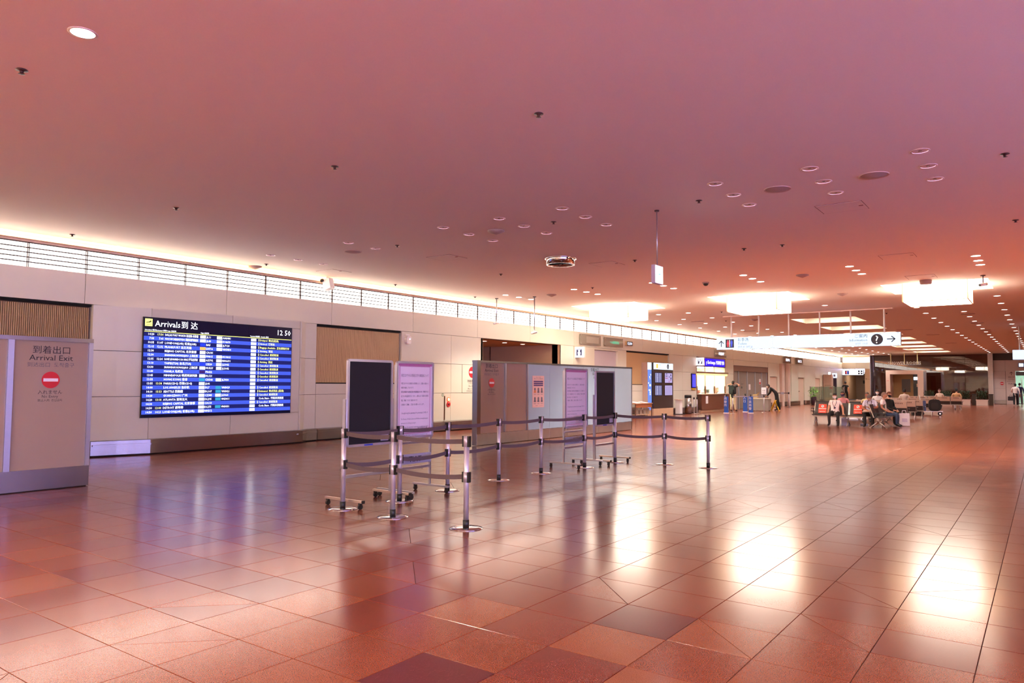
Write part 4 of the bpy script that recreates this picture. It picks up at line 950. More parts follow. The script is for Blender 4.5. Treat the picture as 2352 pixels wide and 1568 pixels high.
for k, (x, yy) in SP.items():
    t = thing('belt_post', LB[k], 'belt post', (x, yy, 0), 0, 'steel belt posts forming the queue barrier')
    for nm, me in zip(('base_plate', 'foot_collar', 'pole'), proto_meshes): inst(nm, me, t)
    dirs = []
    for a, b in LINK:
        if k in (a, b):
            o = SP[b if k == a else a]; dirs.append((o[0]-x, o[1]-yy))
    if len(dirs) == 1: dirs.append((-dirs[0][0], -dirs[0][1]))
    for (px, py) in ((dirs[0][1], -dirs[0][0]),): pass
    cassette(t, 0.815, 0.92, dirs); cassette(t, 0.46, 0.56, dirs)
    for a, b in LINK:
        if k != a: continue
        q = Vector((SP[b][0]-x, SP[b][1]-yy, 0)); L = q.length; d = q.normalized()
        for zz, sag in ((0.866, 0.02), (0.512, 0.03)):
            m = MB(); N = 8
            for s in range(N):
                u0, u1 = s/N, (s+1)/N; z0 = zz-sag*4*u0*(1-u0); z1 = zz-sag*4*u1*(1-u1)
                p0 = d*(0.03+(L-0.06)*u0)+UZ*z0; p1 = d*(0.03+(L-0.06)*u1)+UZ*z1; sd = Vector((-d.y, d.x, 0))*0.0015; hh = UZ*0.024
                m.face([p0-hh+sd, p0+hh+sd, p1+hh+sd, p1-hh+sd]); m.face([p0-hh-sd, p1-hh-sd, p1+hh-sd, p0+hh-sd])
                m.face([p0+hh-sd, p1+hh-sd, p1+hh+sd, p0+hh+sd]); m.face([p0-hh+sd, p1-hh+sd, p1-hh-sd, p0-hh-sd])
            m.build('belt', BELT, t)

# ================================================================== WALL FITTINGS, NEAR AND MIDDLE
q = thing('wall_notice', 'red no-entry sign with lettering on the wall right of the fire lamp', 'sign', (XW+0.013, 18.40, 1.16))
no_entry(q, Vector((0, 0, 0.655)), UY, 0.182)
MB().text('到着客出口', (0.003, 0, 0.345), UY, UZ, 0.062, width=0.5).text('入れません', (0.003, 0, 0.275), UY, UZ, 0.05, width=0.38).text('No Entry', (0.003, 0, 0.19), UY, UZ, 0.05, width=0.36).text('禁止入内 禁止', (0.003, 0, 0.11), UY, UZ, 0.034, width=0.46).text('关闭出口 进入 진입', (0.003, 0, 0.04), UY, UZ, 0.034, width=0.58).build('lettering', INK, q)
q = thing('fire_alarm', 'glowing red fire lamp above a red push button on the wall', 'fire alarm', (XW, 17.25, 0.75))
l = MB().cyl((0, 0, 0.21), (0.012, 0, 0.21), 0.065, n=24).build('lamp_ring', RED, q); MB().ball((0.012, 0, 0.21), 0.03, 0.045, 0.045, 16).build('lamp_lens', lamp('fire lamp glow', '#ff5a20', 6.0), l)
b = MB().cyl((0, 0, 0.06), (0.02, 0, 0.06), 0.08, n=24).build('call_point', RED, q); MB().box(0.02, 0.026, -0.03, 0.03, 0.03, 0.09).build('push_plate', mat('dark red plate', '#5a0c12', 0.4), b)
MB().text('火災', (0.027, 0, 0.095), UY, UZ, 0.02).build('lettering', SIGNW, b)
q = thing('hydrant_handle', 'long dark slot handle of the wall cabinet by the fire lamp', 'handle', (XW, 17.07, 0.33))
MB().box(0, 0.012, -0.02, 0.02, 0, 0.74).build('slot', mat('bronze slot', '#8a5a34', 0.4, 0.4), q); MB().box(0.012, 0.02, -0.008, 0.008, 0.02, 0.72).build('pull', MULL, q)
q = thing('exit_sticker', 'tiny green running man sticker above the slot handle', 'sticker', (XW+0.001, 16.99, 1.06))
MB().box(0, 0.003, -0.04, 0.04, 0, 0.08).build('sticker', mat('sticker green', '#2f7a3a', 0.5), q); MB().rect((0.0035, 0, 0.04), UY, UZ, 0.04, 0.05).build('figure', SIGNW, q)
q = thing('wall_speaker', 'white rounded emergency box mounted high beside the slatted recess', 'wall box', (XW, 15.40, 2.60))
MB().extr(rrect(0.2, 0.23, 0.06), (0, 0, 0.1), UY, UZ, UX*0.09).build('housing', WHITE, q); MB().box(0, 0.05, -0.07, 0.07, 0.23, 0.27).build('bracket', WHITE, q)
MB().disc((0.092, 0.03, 0.13), UY, UZ, 0.018).build('indicator', lamp('indicator light', '#eafff4', 3.0), q)
for n, yy in enumerate((20.3, 21.5, 22.65)): dl(-15.95, yy, True, 'lit downlight in the corridor soffit behind the long screen', True).location.z = 2.949
# flag sign with hanging pictogram
FLG = lamp('flag sign lit white', '#f4f2ff', 1.7)
def flag(name, label, loc, picto):
    t = thing(name, label, 'sign', loc)
    MB().box(0, 0.44, 0.0, 0.10, 0, 0.42).build('housing', WHITE, t); MB().box(0.01, 0.43, -0.006, 0, 0.01, 0.41).build('lit_face', FLG, t)
    MB().box(-0.06, 0.0, 0.03, 0.07, 0.1, 0.32).build('bracket', ALU, t)
    p = MB(); o = Vector((0.22, -0.0075, 0.21))
    if picto == 'officer':
        p.poly([(-0.12, -0.13), (0.12, -0.13), (0.12, 0.13), (-0.12, 0.13)], o, UX, UZ, 0)
        p.poly([(-0.05, -0.12), (0.05, -0.12), (0.07, 0.0), (-0.07, 0.0)], o-UY*0.001, UX, UZ, 1); p.disc(o-UY*0.001+UZ*0.055, UX, UZ, 0.045, 1, 16); p.rect(o-UY*0.001+UZ*0.105, UX, UZ, 0.2, 0.015, 1)
    else:
        p.poly([(-0.12, -0.13), (0.12, -0.13), (0.12, 0.13), (-0.12, 0.13)], o, UX, UZ, 0)
        p.disc(o-UY*0.001+UX*-0.05+UZ*0.05, UX, UZ, 0.04, 1, 16); p.disc(o-UY*0.001+UX*0.06+UZ*0.05, UX, UZ, 0.04, 1, 16)
        p.poly([(-0.05, -0.11), (0.04, -0.11), (0.08, 0.02), (-0.02, 0.0)], o-UY*0.001, UX, UZ, 1); p.rect(o-UY*0.001+UZ*0.112, UX, UZ, 0.2, 0.012, 1)
    p.build('pictogram', [NAVY, lamp('flag sign lit white', '#f4f2ff', 1.7)], t)
flag('flag_sign', 'lit square flag sign with a navy officer pictogram over the long screen', (-14.94, 24.75, 2.49), 'officer')
flag('flag_sign', 'lit square flag sign with a navy money pictogram at the exchange', (-14.95, 37.22, 2.47), 'money')
# glass name plates on the band
GP = glass('etched name plate glass', '#d8d0c4', 0.9, 0.05, body=0.55, bodycol='#b7b0a2')
def plate(y0, y1, z0, z1, label, txt, tm, sub=None):
    t = thing('glass_plate', label, 'sign', (XW, (y0+y1)/2, z0), 0, 'glass plates on the upper wall band')
    a = (y1-y0)/2; h = z1-z0
    MB().box(0.06, 0.072, -a, a, 0, h).build('glass', GP, t)
    for s in (-1, 1):
        for z in (0.05, h-0.05): MB().cyl((0, s*(a-0.08), z), (0.08, s*(a-0.08), z), 0.014, n=10).build('standoff', CHROME, t)
    if txt: MB().text(txt, (0.075, 0.1*a, h*0.32), UY, UZ, h*0.33, width=a*0.95).build('lettering', tm, t)
    else: MB().rect((0.0735, 0.15, h*0.5), UY, UZ, a*1.2, h*0.6).build('blank_field', mat('plate grey field', '#aaa394', 0.4), t)
    return t
TG = lamp('green plate lettering', '#35d0a0', 0.9); TWH = lamp('white plate lettering', '#dfe4ff', 1.8)
plate(25.1, 26.78, 3.03, 3.46, 'blank etched glass plate on the band above the officer flag sign', '', TG)
plate(27.06, 28.75, 3.06, 3.43, 'etched glass plate with green lettering left of the clock', '→ ARRIVAL', TG)
plate(39.8, 41.6, 3.02, 3.42, 'etched glass plate with lit white lettering above the exchange', '両替所', TWH)
plate(53.0, 55.0, 3.02, 3.5, 'etched glass plate with lit lettering over the pilasters, nearer one', '案内', TWH)
plate(56.2, 58.2, 3.02, 3.5, 'etched glass plate with lit lettering over the pilasters, farther one', '出口', TWH)
t = thing('wall_clock', 'small black digital clock reading 12:50 on the wall band', 'clock', (XW, 29.36, 3.165))
MB().box(0, 0.09, -0.29, 0.29, 0, 0.19).build('case', mat('clock case beige', '#b59a72', 0.4), t); MB().box(0.09, 0.095, -0.27, 0.27, 0.01, 0.18).build('display', BEZ, t)
MB().text('12:50', (0.0965, 0, 0.04), UY, UZ, 0.115, width=0.42).build('digits', lamp('clock digits', '#e8ecff', 1.8), t)
# ================================================================== INFORMATION PYLONS AND SMALL FURNITURE
HDR = lamp('pylon header light', '#cdeeff', 1.05); KB = mat('pylon dark bronze', '#463730', 0.4, 0.3, var=0.05); KBE = mat('pylon foot beige', '#cfa987', 0.4)
t = thing('info_pylon', 'beige pylon with a narrow lit blue map face beside the double pylon', 'information pylon', (-14.9, 31.0, 0))
MB().box(-0.1, 0.2, -0.2, 0.22, 0.27, 2.47).build('body', mat('pylon side beige', '#bda194', 0.4), t); MB().box(-0.1, 0.2, -0.2, 0.22, 0, 0.27).build('foot', KBE, t)
MB().box(0.2, 0.206, -0.19, 0.21, 2.14, 2.46).build('header', HDR, t)
q = MB().box(0.2, 0.205, -0.19, 0.21, 0.28, 2.13).build('map_face', lamp('map face blue', '#6a86d6', 0.75), t)
m = MB()
for yy, zz, w, h in ((0.12, 1.9, .07, .07), (0.02, 1.8, .1, .05), (0.06, 1.72, .05, .05), (-0.1, 1.52, .08, .06), (0.06, 1.42, .16, .1), (0.0, 1.2, .2, .06), (0.06, 1.1, .12, .1), (0.06, 1.0, .12, .05)): m.rect((0.2065, yy, zz), UY, UZ, w, h)
m.build('map_marks', lamp('map marks white', '#f2f6ff', 1.0), q)
t = thing('info_pylon', 'double bronze pylon with lit header and four framed screens', 'information pylon', (-14.75, 32.36, 0))
MB().box(-0.15, 0.13, -1.1, 1.1, 0.34, 2.47).build('body', KB, t); MB().box(-0.15, 0.13, -1.1, 1.1, 0, 0.34).build('foot', KBE, t)
for s, (a, b) in enumerate(((-1.08, -0.01), (0.01, 1.08))):
    hd = MB().box(0.13, 0.137, a, b, 2.16, 2.46).build('header', HDR, t)
    if s == 0:
        MB().rect((0.1385, -0.72, 2.31), UY, UZ, 0.18, 0.2).build('icon', mat('icon amber', '#e8b83a', 0.5, emit=0.5), hd); MB().text('到着', (0.1385, -0.5, 2.34), UY, UZ, 0.07, align='L').text('Arrivals', (0.1385, -0.5, 2.24), UY, UZ, 0.05, align='L').build('lettering', GREYINK, hd)
    else:
        MB().disc((0.1385, 0.5, 2.31), UY, UZ, 0.12).build('info_disc', SINK, hd); MB().text('i', (0.1395, 0.5, 2.24), UY, UZ, 0.15).build('info_letter', mat('pictogram white', '#ffffff'), hd)
    for r, (z0, z1) in enumerate(((1.52, 2.02), (0.93, 1.43))):
        fr = MB().box(0.13, 0.142, a+0.1, b-0.1, z0, z1).build('screen_frame', BEZ, t)
        if s == 0:
            MB().box(0.142, 0.145, a+0.12, b-0.22, z0+0.02, z1-0.02).build('screen', lamp('kiosk screen slate', '#6c6a9a', 0.5), fr)
            l = MB()
            for k in range(9):
                for c, w in ((0.2, 0.1), (0.38, 0.18), (0.6, 0.1), (0.74, 0.08)): l.rect((0.1465, a+c, z1-0.06-0.046*k), UY, UZ, w*0.8, 0.022)
            l.build('screen_lines', lamp('kiosk lines', '#c9c9ee', 0.7), fr)
        else:
            MB().box(0.142, 0.145, a+0.12, b-0.12, z0+0.02, z1-0.02).build('poster', lamp('kiosk poster lilac', '#b9a9dc', 0.62), fr)
            l = MB()
            if r == 0:
                for yy, zz, w, h, mi in ((0.3, 1.96, .2, .03, 0), (0.3, 1.86, .25, .03, 0), (0.3, 1.76, .3, .03, 1), (0.62, 1.82, .06, .06, 0), (0.8, 1.9, .08, .1, 0), (0.82, 1.75, .1, .1, 0), (0.78, 1.66, .06, .06, 1), (0.6, 1.6, .05, .1, 1)): l.rect((0.1465, yy, zz), UY, UZ, w, h, mi)
            else:
                for k in range(10): l.rect((0.1465, 0.52, 1.36-0.04*k), UY, UZ, 0.7, 0.006, 0)
            l.build('poster_marks', [NAVY, mat('poster mauve', '#9a3a6c', 0.6)], fr)
t = thing('brochure_table', 'wooden leaflet table with rack against the wall behind the long screen', 'table', (-14.5, 29.6, 0))
MB().box(-0.35, 0.22, -0.85, 0.85, 0.60, 0.63).build('top', mat('table wood', '#b98a64', 0.4, scale=4, stretch=(1, .2, 1)), t); MB().box(0.18, 0.2, -0.8, 0.8, 0.44, 0.60).build('apron', mat('table apron', '#a8623c', 0.45), t)
for x in (-0.32, 0.18):
    for yy in (-0.8, 0.8): MB().box(x-0.02, x+0.02, yy-0.02, yy+0.02, 0, 0.60).build('leg', mat('table leg', '#6b4a38', 0.4), t)
MB().box(-0.3, 0.16, -0.78, 0.78, 0.12, 0.14).build('shelf', KBE, t)
for k in range(4): MB().box(0.1, 0.13, -0.62+k*0.36, -0.40+k*0.36, 0.14, 0.40).build('leaflet_pocket', mat('pocket grey', '#9c8a7c', 0.4), t)
for yy, lb in ((29.2, 'white booklet lying open on the leaflet table, left one'), (29.95, 'white booklet lying open on the leaflet table, right one')):
    b = thing('booklet', lb, 'booklet', (-14.5, yy, 0.63)); MB().obox((0, 0, 0.03), (0.18, 0, -0.03), (0, 0.2, 0), (0.001, 0, 0.008)).build('pages', SIGNW, b); MB().obox((-0.01, 0, 0.016), (0.19, 0, -0.03), (0, 0.21, 0), (0.001, 0, 0.003)).build('cover', mat('booklet cover', '#d8cdb8', 0.5), b)
t = thing('pedestal', 'narrow white pedestal with a ledge right of the double pylon', 'pedestal', (-14.55, 34.05, 0))
MB().box(-0.12, 0.1, -0.22, 0.12, 0.03, 0.70).build('column', WHITE, t); MB().box(-0.16, 0.16, -0.28, 0.2, 0.70, 0.73).build('ledge', mat('ledge beige', '#d9bda6', 0.4), t); MB().box(-0.2, 0.2, -0.3, 0.25, 0, 0.03).build('plinth', BLACK, t)
t = thing('litter_bin', 'cylindrical steel bin with black lid band near the wall', 'bin', (-14.48, 34.95, 0))
MB().lathe((0, 0, 0), [(0.17, 0.03), (0.17, 0.80)], 28).build('drum', STEEL, t); MB().lathe((0, 0, 0), [(0.172, 0.80), (0.172, 0.92), (0.15, 0.94)], 28).build('lid', BLACK, t); MB().lathe((0, 0, 0), [(0.15, 0.0), (0.16, 0.03)], 28).build('foot', BLACK, t)
for dy, lb in ((0.45, 'low steel belt post right beside the litter bin'), (0.85, 'low steel belt post second from the litter bin')):
    t = thing('queue_post', lb, 'belt post', (-14.35, 34.95+dy, 0), 0, 'low posts beside the bin')
    MB().lathe((0, 0, 0), [(0.14, 0), (0.14, 0.01), (0.03, 0.02)], 20).build('base_plate', CHROME, t); MB().cyl((0, 0, 0.02), (0, 0, 0.80), 0.025, n=12).build('pole', POSTM, t); MB().cyl((0, 0, 0.72), (0, 0, 0.82), 0.04, n=12).build('head', BLACK, t)
t = thing('rate_display', 'narrow blue exchange rate screen on the wall beside the counter', 'display board', (XW, 36.75, 1.28))
MB().box(0, 0.06, -0.27, 0.27, 0, 0.76).build('casing', mat('navy casing', '#15104a', 0.4), t)
q = MB().box(0.06, 0.064, -0.23, 0.23, 0.04, 0.72).build('screen', lamp('rate screen blue', '#2016d8', 0.8), t)
m = MB()
for k in range(12):
    for yy, w in ((-0.15, 0.08), (0.0, 0.12), (0.15, 0.1)): m.rect((0.0655, yy, 0.66-0.052*k), UY, UZ, w, 0.02)
m.build('rate_lines', lamp('rate lines', '#8f8cf4', 0.8), q)
MB().box(0.0, 0.05, -0.2, 0.27, -0.09, 0).build('yellow_tag', mat('tag yellow', '#d8b428', 0.5), t)
# ---- exchange counter
ex = thing('exchange_counter', 'currency exchange kiosk with blue sign, glass windows and slatted wooden front', 'counter', (XW, 37.27, 0))
WD = 4.33
MB().box(-0.5, 0.25, 0.02, WD-0.02, 0.12, 0.93).build('counter_body', mat('walnut shadow', '#55301f', 0.5), ex)
s = MB()
for k in range(20): s.box(0.25, 0.262, 0.02, WD-0.02, 0.13+k*0.04, 0.162+k*0.04)
stuff(s.build('front_slats', BROWN2, ex))
MB().box(-0.5, 0.30, 0.0, WD+0.05, 0.93, 0.97).build('countertop', mat('counter stone', '#c9a58c', 0.3), ex); MB().box(-0.5, 0.20, 0.02, WD-0.02, 0.0, 0.12).build('plinth', KBE, ex)
for yy in (0.75, 3.55): MB().box(0.262, 0.268, yy-0.16, yy+0.16, 0.45, 0.85).build('notice', SIGNW, ex)
MB().box(-1.6, -1.55, 0.0, WD, 0.9, 2.5).build('back_wall', mat('office wall pale', '#dfe6da', 0.6, emit=0.0), ex)
MB().box(-1.55, 0, -0.05, 0.0, 0, 2.95).build('side_wall', WALL, ex); MB().box(-1.55, 0, WD, WD+0.02, 0, 2.95).build('side_wall', WALL, ex)
MB().box(-1.55, 0.0, 0, WD, 2.44, 2.5).build('ceiling_panel', WHITE, ex)
MB().box(-1.2, -0.4, 0.6, WD-0.6, 2.42, 2.438).build('office_light', lamp('office light', '#f2fff2', 4.5), ex)
MB().rect((-1.545, 1.3, 1.6), UY, UZ, 1.0, 0.8).build('wall_map', mat('map teal', '#a8c4c0', 0.6), ex)
for yy in (0.03, 1.22, 2.6, WD-0.06):
    MB().box(-0.06, 0.0, yy, yy+0.05, 0.97, 2.44).build('window_post', mat('post cream', '#cdb49e', 0.4), ex); MB().box(-0.05, 0.02, yy, yy+0.06, 0.97, 1.38).build('post_sleeve', mat('wood sleeve', '#a05a3a', 0.4), ex)
CG = glass('clear counter glass', '#f6fff8', 0.9, 0.01)
for a, b in ((0.08, 1.22), (1.27, 2.6), (2.65, WD-0.06)):
    MB().box(-0.035, -0.027, a, b, 1.1, 1.95).build('window_glass', CG, ex); MB().box(-0.035, -0.027, a, b, 2.18, 2.42).build('transom_glass', CG, ex)
MB().box(-0.1, 0.14, 0, WD+0.12, 2.06, 2.16).build('canopy', mat('canopy taupe', '#9a7c68', 0.4), ex); MB().box(-0.02, 0.12, 0.02, WD-0.02, 1.96, 2.055).build('light_strip', lamp('orange strip light', '#ffc060', 2.6), ex)
MB().box(-0.05, 0.02, 0, WD, 2.44, 2.95).build('fascia', mat('fascia mauve', '#8b6f78', 0.4), ex)
q = MB().box(0.02, 0.07, 1.12, 4.05, 2.48, 2.88).build('sign_box', lamp('exchange sign blue', '#2a10d8', 0.85), ex)
MB().text('y Exchange', (0.0715, 1.2, 2.60), UY, UZ, 0.19, align='L', width=1.35).text('外貨両替 兌換', (0.0715, 2.65, 2.60), UY, UZ, 0.17, align='L', width=1.3).build('sign_lettering', lamp('sign lettering white', '#f6f4ff', 1.6), q)
for k, (yy, w, h, c, nm, lb) in enumerate(((0.5, .3, .22, '#6b7690', 'monitor', 'grey monitor behind the left exchange window'), (1.6, .26, .2, '#e8e6e2', 'cash_register', 'white cash register behind the middle exchange window'), (2.3, .14, .16, '#3a3434', 'card_terminal', 'dark card terminal behind the middle exchange window'), (0.95, .18, .13, '#d0705a', 'leaflet_box', 'reddish leaflet box on the exchange counter'), (3.6, .3, .26, '#b06a58', 'leaflet_stand', 'brown leaflet stand at the right of the exchange counter'))):
    o = thing(nm, lb, 'counter item', (XW-0.3, 37.27+yy, 0.97)); MB().box(-0.1, 0.1, -w/2, w/2, 0.06, 0.06+h).build('body', mat('counter item %d' % k, c, 0.5), o); MB().box(-0.06, 0.06, -w/4, w/4, 0, 0.06).build('foot', mat('item foot', '#8a8480', 0.5), o)
    MB().rect((0.102, 0, 0.06+h/2), UY, UZ, w*0.8, h*0.7).build('face', mat('counter item face %d' % k, '#b9c2cc' if k < 2 else '#e6d8cc', 0.4), o)
# ---- sliding doors
t = thing('sliding_doors', 'wide brown framed sliding doors with grey leaves beside the exchange', 'door', (BK, 43.0, 0))
MB().box(0, 0.1, 0, 6.7, 2.28, 2.6).build('head', mat('door head bronze', '#8a6450', 0.4, 0.3), t); MB().box(0, 0.1, 0, 0.1, 0, 2.28).box(0, 0.1, 6.6, 6.7, 0, 2.28).build('jamb', mat('door head bronze', '#8a6450'), t)
LEAF = mat('door leaf grey', '#8d7f74', 0.4, var=0.04)
for k, (a, b) in enumerate(((0.1, 0.9), (1.1, 2.5), (2.62, 4.05), (4.17, 5.4), (5.52, 6.5))): MB().box(0.0, 0.03, a, b, 0.02, 2.28).build('leaf', LEAF, t)
for yy in (1.0, 2.56, 4.11, 5.46, 6.55): MB().box(0.02, 0.07, yy-0.06, yy+0.06, 0, 2.28).build('stile', mat('door stile pale', '#b9bcc4', 0.3, 0.6), t)
MB().text('自動ドア', (0.033, 1.75, 1.45), UY, UZ, 0.10, width=0.5).rect((0.033, 1.6, 1.3), UY, UZ, 0.25, 0.12).build('lettering', BEZ, t)
for yy, zz in ((2.9, 1.15), (5.0, 1.5)): MB().box(0.03, 0.034, yy, yy+0.35, zz, zz+0.35).build('notice', SIGNW, t)
MB().rect((0.0345, 5.17, 1.58), UY, UZ, 0.3, 0.12).build('notice_red', RED, t)
# ---- queue furniture before the exchange
BLUEB = mat('banner blue', '#2b58b0', 0.5, emit=0.0)
for x, yy, lb, tx in ((-13.25, 36.95, 'blue upright banner post nearest the exchange counter', '両替所'), (-13.05, 39.3, 'blue upright banner post in the middle, farther back', '入口'), (-12.28, 37.85, 'blue upright banner post right of the others', '外貨両替')):
    t = thing('banner_post', lb, 'banner post', (x, yy, 0), 0, 'blue banner posts'); MB().box(-0.1, 0.1, -0.06, 0.06, 0.04, 0.86).build('banner', BLUEB, t); MB().box(-0.12, 0.12, -0.1, 0.1, 0, 0.04).build('base', WHITE, t)
    m = MB()
    for k, ch in enumerate(tx): m.text(ch, (-0.02, -0.0615, 0.70-0.17*k), UX, UZ, 0.11)
    m.build('lettering', SIGNW, t); MB().cyl((0, 0, 0.86), (0, 0, 0.98), 0.03).build('head', BLACK, t)
qp = {'a': (-12.8, 36.62, 'thin belt post before the man with the backpack'), 'b': (-12.12, 39.5, 'thin belt post carrying the white letter board')}
for k, (x, yy, lb) in qp.items():
    t = thing('queue_post', lb, 'belt post', (x, yy, 0), 0, 'thin posts before the exchange'); MB().lathe((0, 0, 0), [(0.15, 0), (0.15, 0.01), (0.03, 0.02)], 20).build('base_plate', CHROME, t); MB().cyl((0, 0, 0.02), (0, 0, 0.9), 0.026, n=12).build('pole', POSTM, t); MB().cyl((0, 0, 0.8), (0, 0, 0.92), 0.035, n=12).build('head', BLACK, t)
    if k == 'a':
        MB().bar((0, 0, 0.86), (-0.25, 2.7, 0.86), 0.004, 0.045).bar((0, 0, 0.86), (0.68, 2.88, 0.86), 0.004, 0.045).build('belt', mat('pale belt', '#a59aa8', 0.7), t)
    else:
        q = MB().box(-0.13, 0.13, -0.012, 0.012, 0.97, 1.33).build('letter_board', SIGNW, t); MB().box(-0.14, 0.14, -0.009, 0.009, 0.955, 1.345).build('board_frame', BLACK, t); MB().text('A/B', (0, -0.014, 1.12), UX, UZ, 0.09, width=0.15).rect((0, -0.0135, 1.04), UX, UZ, 0.16, 0.015).build('lettering', GREYINK, q)
t = thing('caution_sign', 'yellow folding caution sign standing on the floor', 'floor sign', (-12.3, 42.1, 0)); Y_ = mat('caution yellow', '#e0b41c', 0.45)
MB().obox((0.10, 0, 0.31), (0.13, 0, -0.30), (0, 0.02, 0), (0.02, 0, 0.01)).build('front_leaf', Y_, t); MB().obox((-0.10, 0, 0.31), (0.13, 0, 0.30), (0, 0.18, 0), (-0.008, 0, 0.004)).build('rear_leaf', Y_, t) ; MB().rect((0.10, -0.022, 0.35), Vector((0.4, 0, -0.9)), Vector((0.9, 0, 0.4)), 0.2, 0.03).build('lettering', INK, t)
t = thing('inspection_table', 'grey cloth covered table behind the belt posts with a carton on it', 'table', (-13.0, 41.7, 0))
MB().box(-0.55, 0.55, -0.3, 0.3, 0.68, 0.72).build('top', mat('table cream', '#d8c8b0', 0.5), t); MB().box(-0.52, 0.52, -0.28, 0.28, 0.05, 0.68).build('skirt', mat('grey skirt', '#8f8078', 0.8), t)
for sx in (-0.5, 0.5): MB().cyl((sx, 0, 0), (sx, 0, 0.06), 0.03).build('leg', BLACK, t)
o = thing('carton', 'small brown open carton on the grey table', 'carton', (-13.25, 41.7, 0.72)); MB().box(-0.12, 0.12, -0.12, 0.12, 0, 0.22).build('box', mat('carton brown', '#a58258', 0.7), o); MB().obox((0.14, 0, 0.27), (0.05, 0, 0.06), (0, 0.12, 0), (-0.003, 0, 0.003)).build('flap', mat('carton brown', '#a58258'), o)
for k, (x, yy, lb) in enumerate(((-14.3, 49.2, 'far belt post beside the wall door, left end of the short belt'), (-13.55, 49.4, 'far belt post at the right end of the short belt'))):
    t = thing('queue_post', lb, 'belt post', (x, yy, 0), 0, 'far pair of posts'); MB().lathe((0, 0, 0), [(0.15, 0), (0.15, 0.01), (0.03, 0.02)], 16).build('base_plate', BLACK, t); MB().cyl((0, 0, 0.02), (0, 0, 0.98), 0.03, n=12).build('pole', POSTM, t); MB().cyl((0, 0, 0.88), (0, 0, 1.0), 0.045, n=12).build('head', BLACK, t)
    if k == 0: MB().bar((0, 0, 0.94), (0.75, 0.2, 0.94), 0.004, 0.05).build('belt', BELT, t); MB().box(0.28, 0.48, 0.02, 0.06, 0.86, 1.0).build('belt_plate', mat('tag grey', '#a9a1b0'), t)
# ---- glass balustrade, plant, wall lights on the far left
t = thing('glass_balustrade', 'clear glass balustrade around the green plant by the far wall', 'balustrade', (-13.5, 58.0, 0)); BG = glass('balustrade glass', '#d4ded4', 0.9, 0.02, body=0.12, bodycol='#b4c2b4')
for x0 in (-0.85, -0.05, 0.75): MB().box(x0, x0+0.76, 0, 0.012, 0.1, 1.35).build('glass_pane', BG, t)
for x0 in (-0.87, -0.07, 0.73, 1.53): MB().box(x0, x0+0.04, -0.02, 0.03, 0, 1.38).build('post', STEEL, t)
o = thing('display_stand', 'brown display stand with red notice behind the balustrade glass', 'stand', (-13.55, 60.5, 0)); MB().box(-0.3, 0.3, 0, 0.3, 0, 0.5).build('body', KBE, o); MB().box(-0.35, 0.35, 0.1, 0.14, 0.5, 1.4).build('board', mat('stand board', '#a59a88', 0.5), o); MB().rect((0.1, 0.095, 1.25), UX, UZ, 0.2, 0.12).build('red_mark', RED, o); MB().rect((0.1, 0.095, 0.8), UX, UZ, 0.16, 0.16).build('pale_mark', SIGNW, o)
GREEN = mat('fresh leaf', '#6cc02a', 0.5, var=0.25, scale=12); DGREEN = mat('dark leaf', '#24401c', 0.5, var=0.4, scale=14)
def leaf(m, base, tip, w, mi=0):
    base, tip = Vector(base), Vector(tip); d = tip-base; sd = d.cross(UZ)
    if sd.length < 1e-4: sd = Vector((1, 0, 0))
    sd = sd.normalized()*w; mid = base+d*0.5+UZ*0.02
    m.face([base, mid+sd, tip, mid-sd], mi); return m
t = thing('potted_plant', 'bright green leafy plant in a dark pot by the balustrade', 'plant', (-13.9, 57.2, 0)); rp = random.Random(3)
MB().lathe((0, 0, 0), [(0.16, 0), (0.2, 0.5), (0.19, 0.62)], 16).build('pot', mat('pot dark', '#4a3440', 0.5), t)
m = MB()
for k in range(90):
    a = rp.random()*6.28; r = rp.uniform(0.02, 0.34); z = rp.uniform(0.62, 1.4-r*0.9); p = Vector((math.cos(a)*r, math.sin(a)*r, z)); leaf(m, p, p+Vector((math.cos(a)*0.14, math.sin(a)*0.14, rp.uniform(-0.1, 0.08))), 0.06)
m.build('leaves', GREEN, t); MB().cyl((0, 0, 0.6), (0, 0, 1.1), 0.02).build('stem', DGREEN, t)
t = thing('lit_pole_sign', 'tall slim dark panel topped by a small lit blue sign', 'sign', (-14.6, 67.2, 0)); MB().box(-0.15, 0.15, 0, 0.1, 0, 2.1).build('panel', mat('panel indigo', '#2a2038', 0.4), t); MB().box(-0.17, 0.17, -0.02, 0.12, 2.1, 2.5).build('lit_head', lamp('pole sign light', '#cfe6ff', 1.4), t); MB().rect((0, -0.025, 2.3), UX, UZ, 0.16, 0.2).build('mark', PALEINK, t)
t = thing('vending_cabinet', 'tall beige cabinet with a small lamp on top by the far corner', 'cabinet', (-14.5, 64.8, 0)); MB().box(-0.4, 0.25, -0.3, 0.3, 0.0, 2.35).build('body', mat('cabinet taupe', '#b59a8a', 0.5), t); MB().box(-0.05, 0.1, -0.05, 0.05, 2.35, 2.55).build('top_lamp', lamp('top lamp', '#f2f2ff', 2.5), t); MB().box(-0.3, 0.2, -0.31, -0.3, 0.9, 1.5).build('front_panel', mat('cabinet grille', '#9c8474', 0.5), t)
t = thing('toilet_sign', 'lit white sign box with toilet pictograms over the far corridor', 'sign', (-14.05, 71.9, 2.38)); MB().box(-0.93, 0.9, 0, 0.1, 0, 0.5).build('frame', SINK, t); MB().box(-0.88, 0.86, -0.01, 0, 0.03, 0.47).build('lit_face', lamp('toilet sign light', '#e6eaff', 1.3), t)
toilet_picto(t, -0.5, 0.25, 0.34, yf=-0.012)
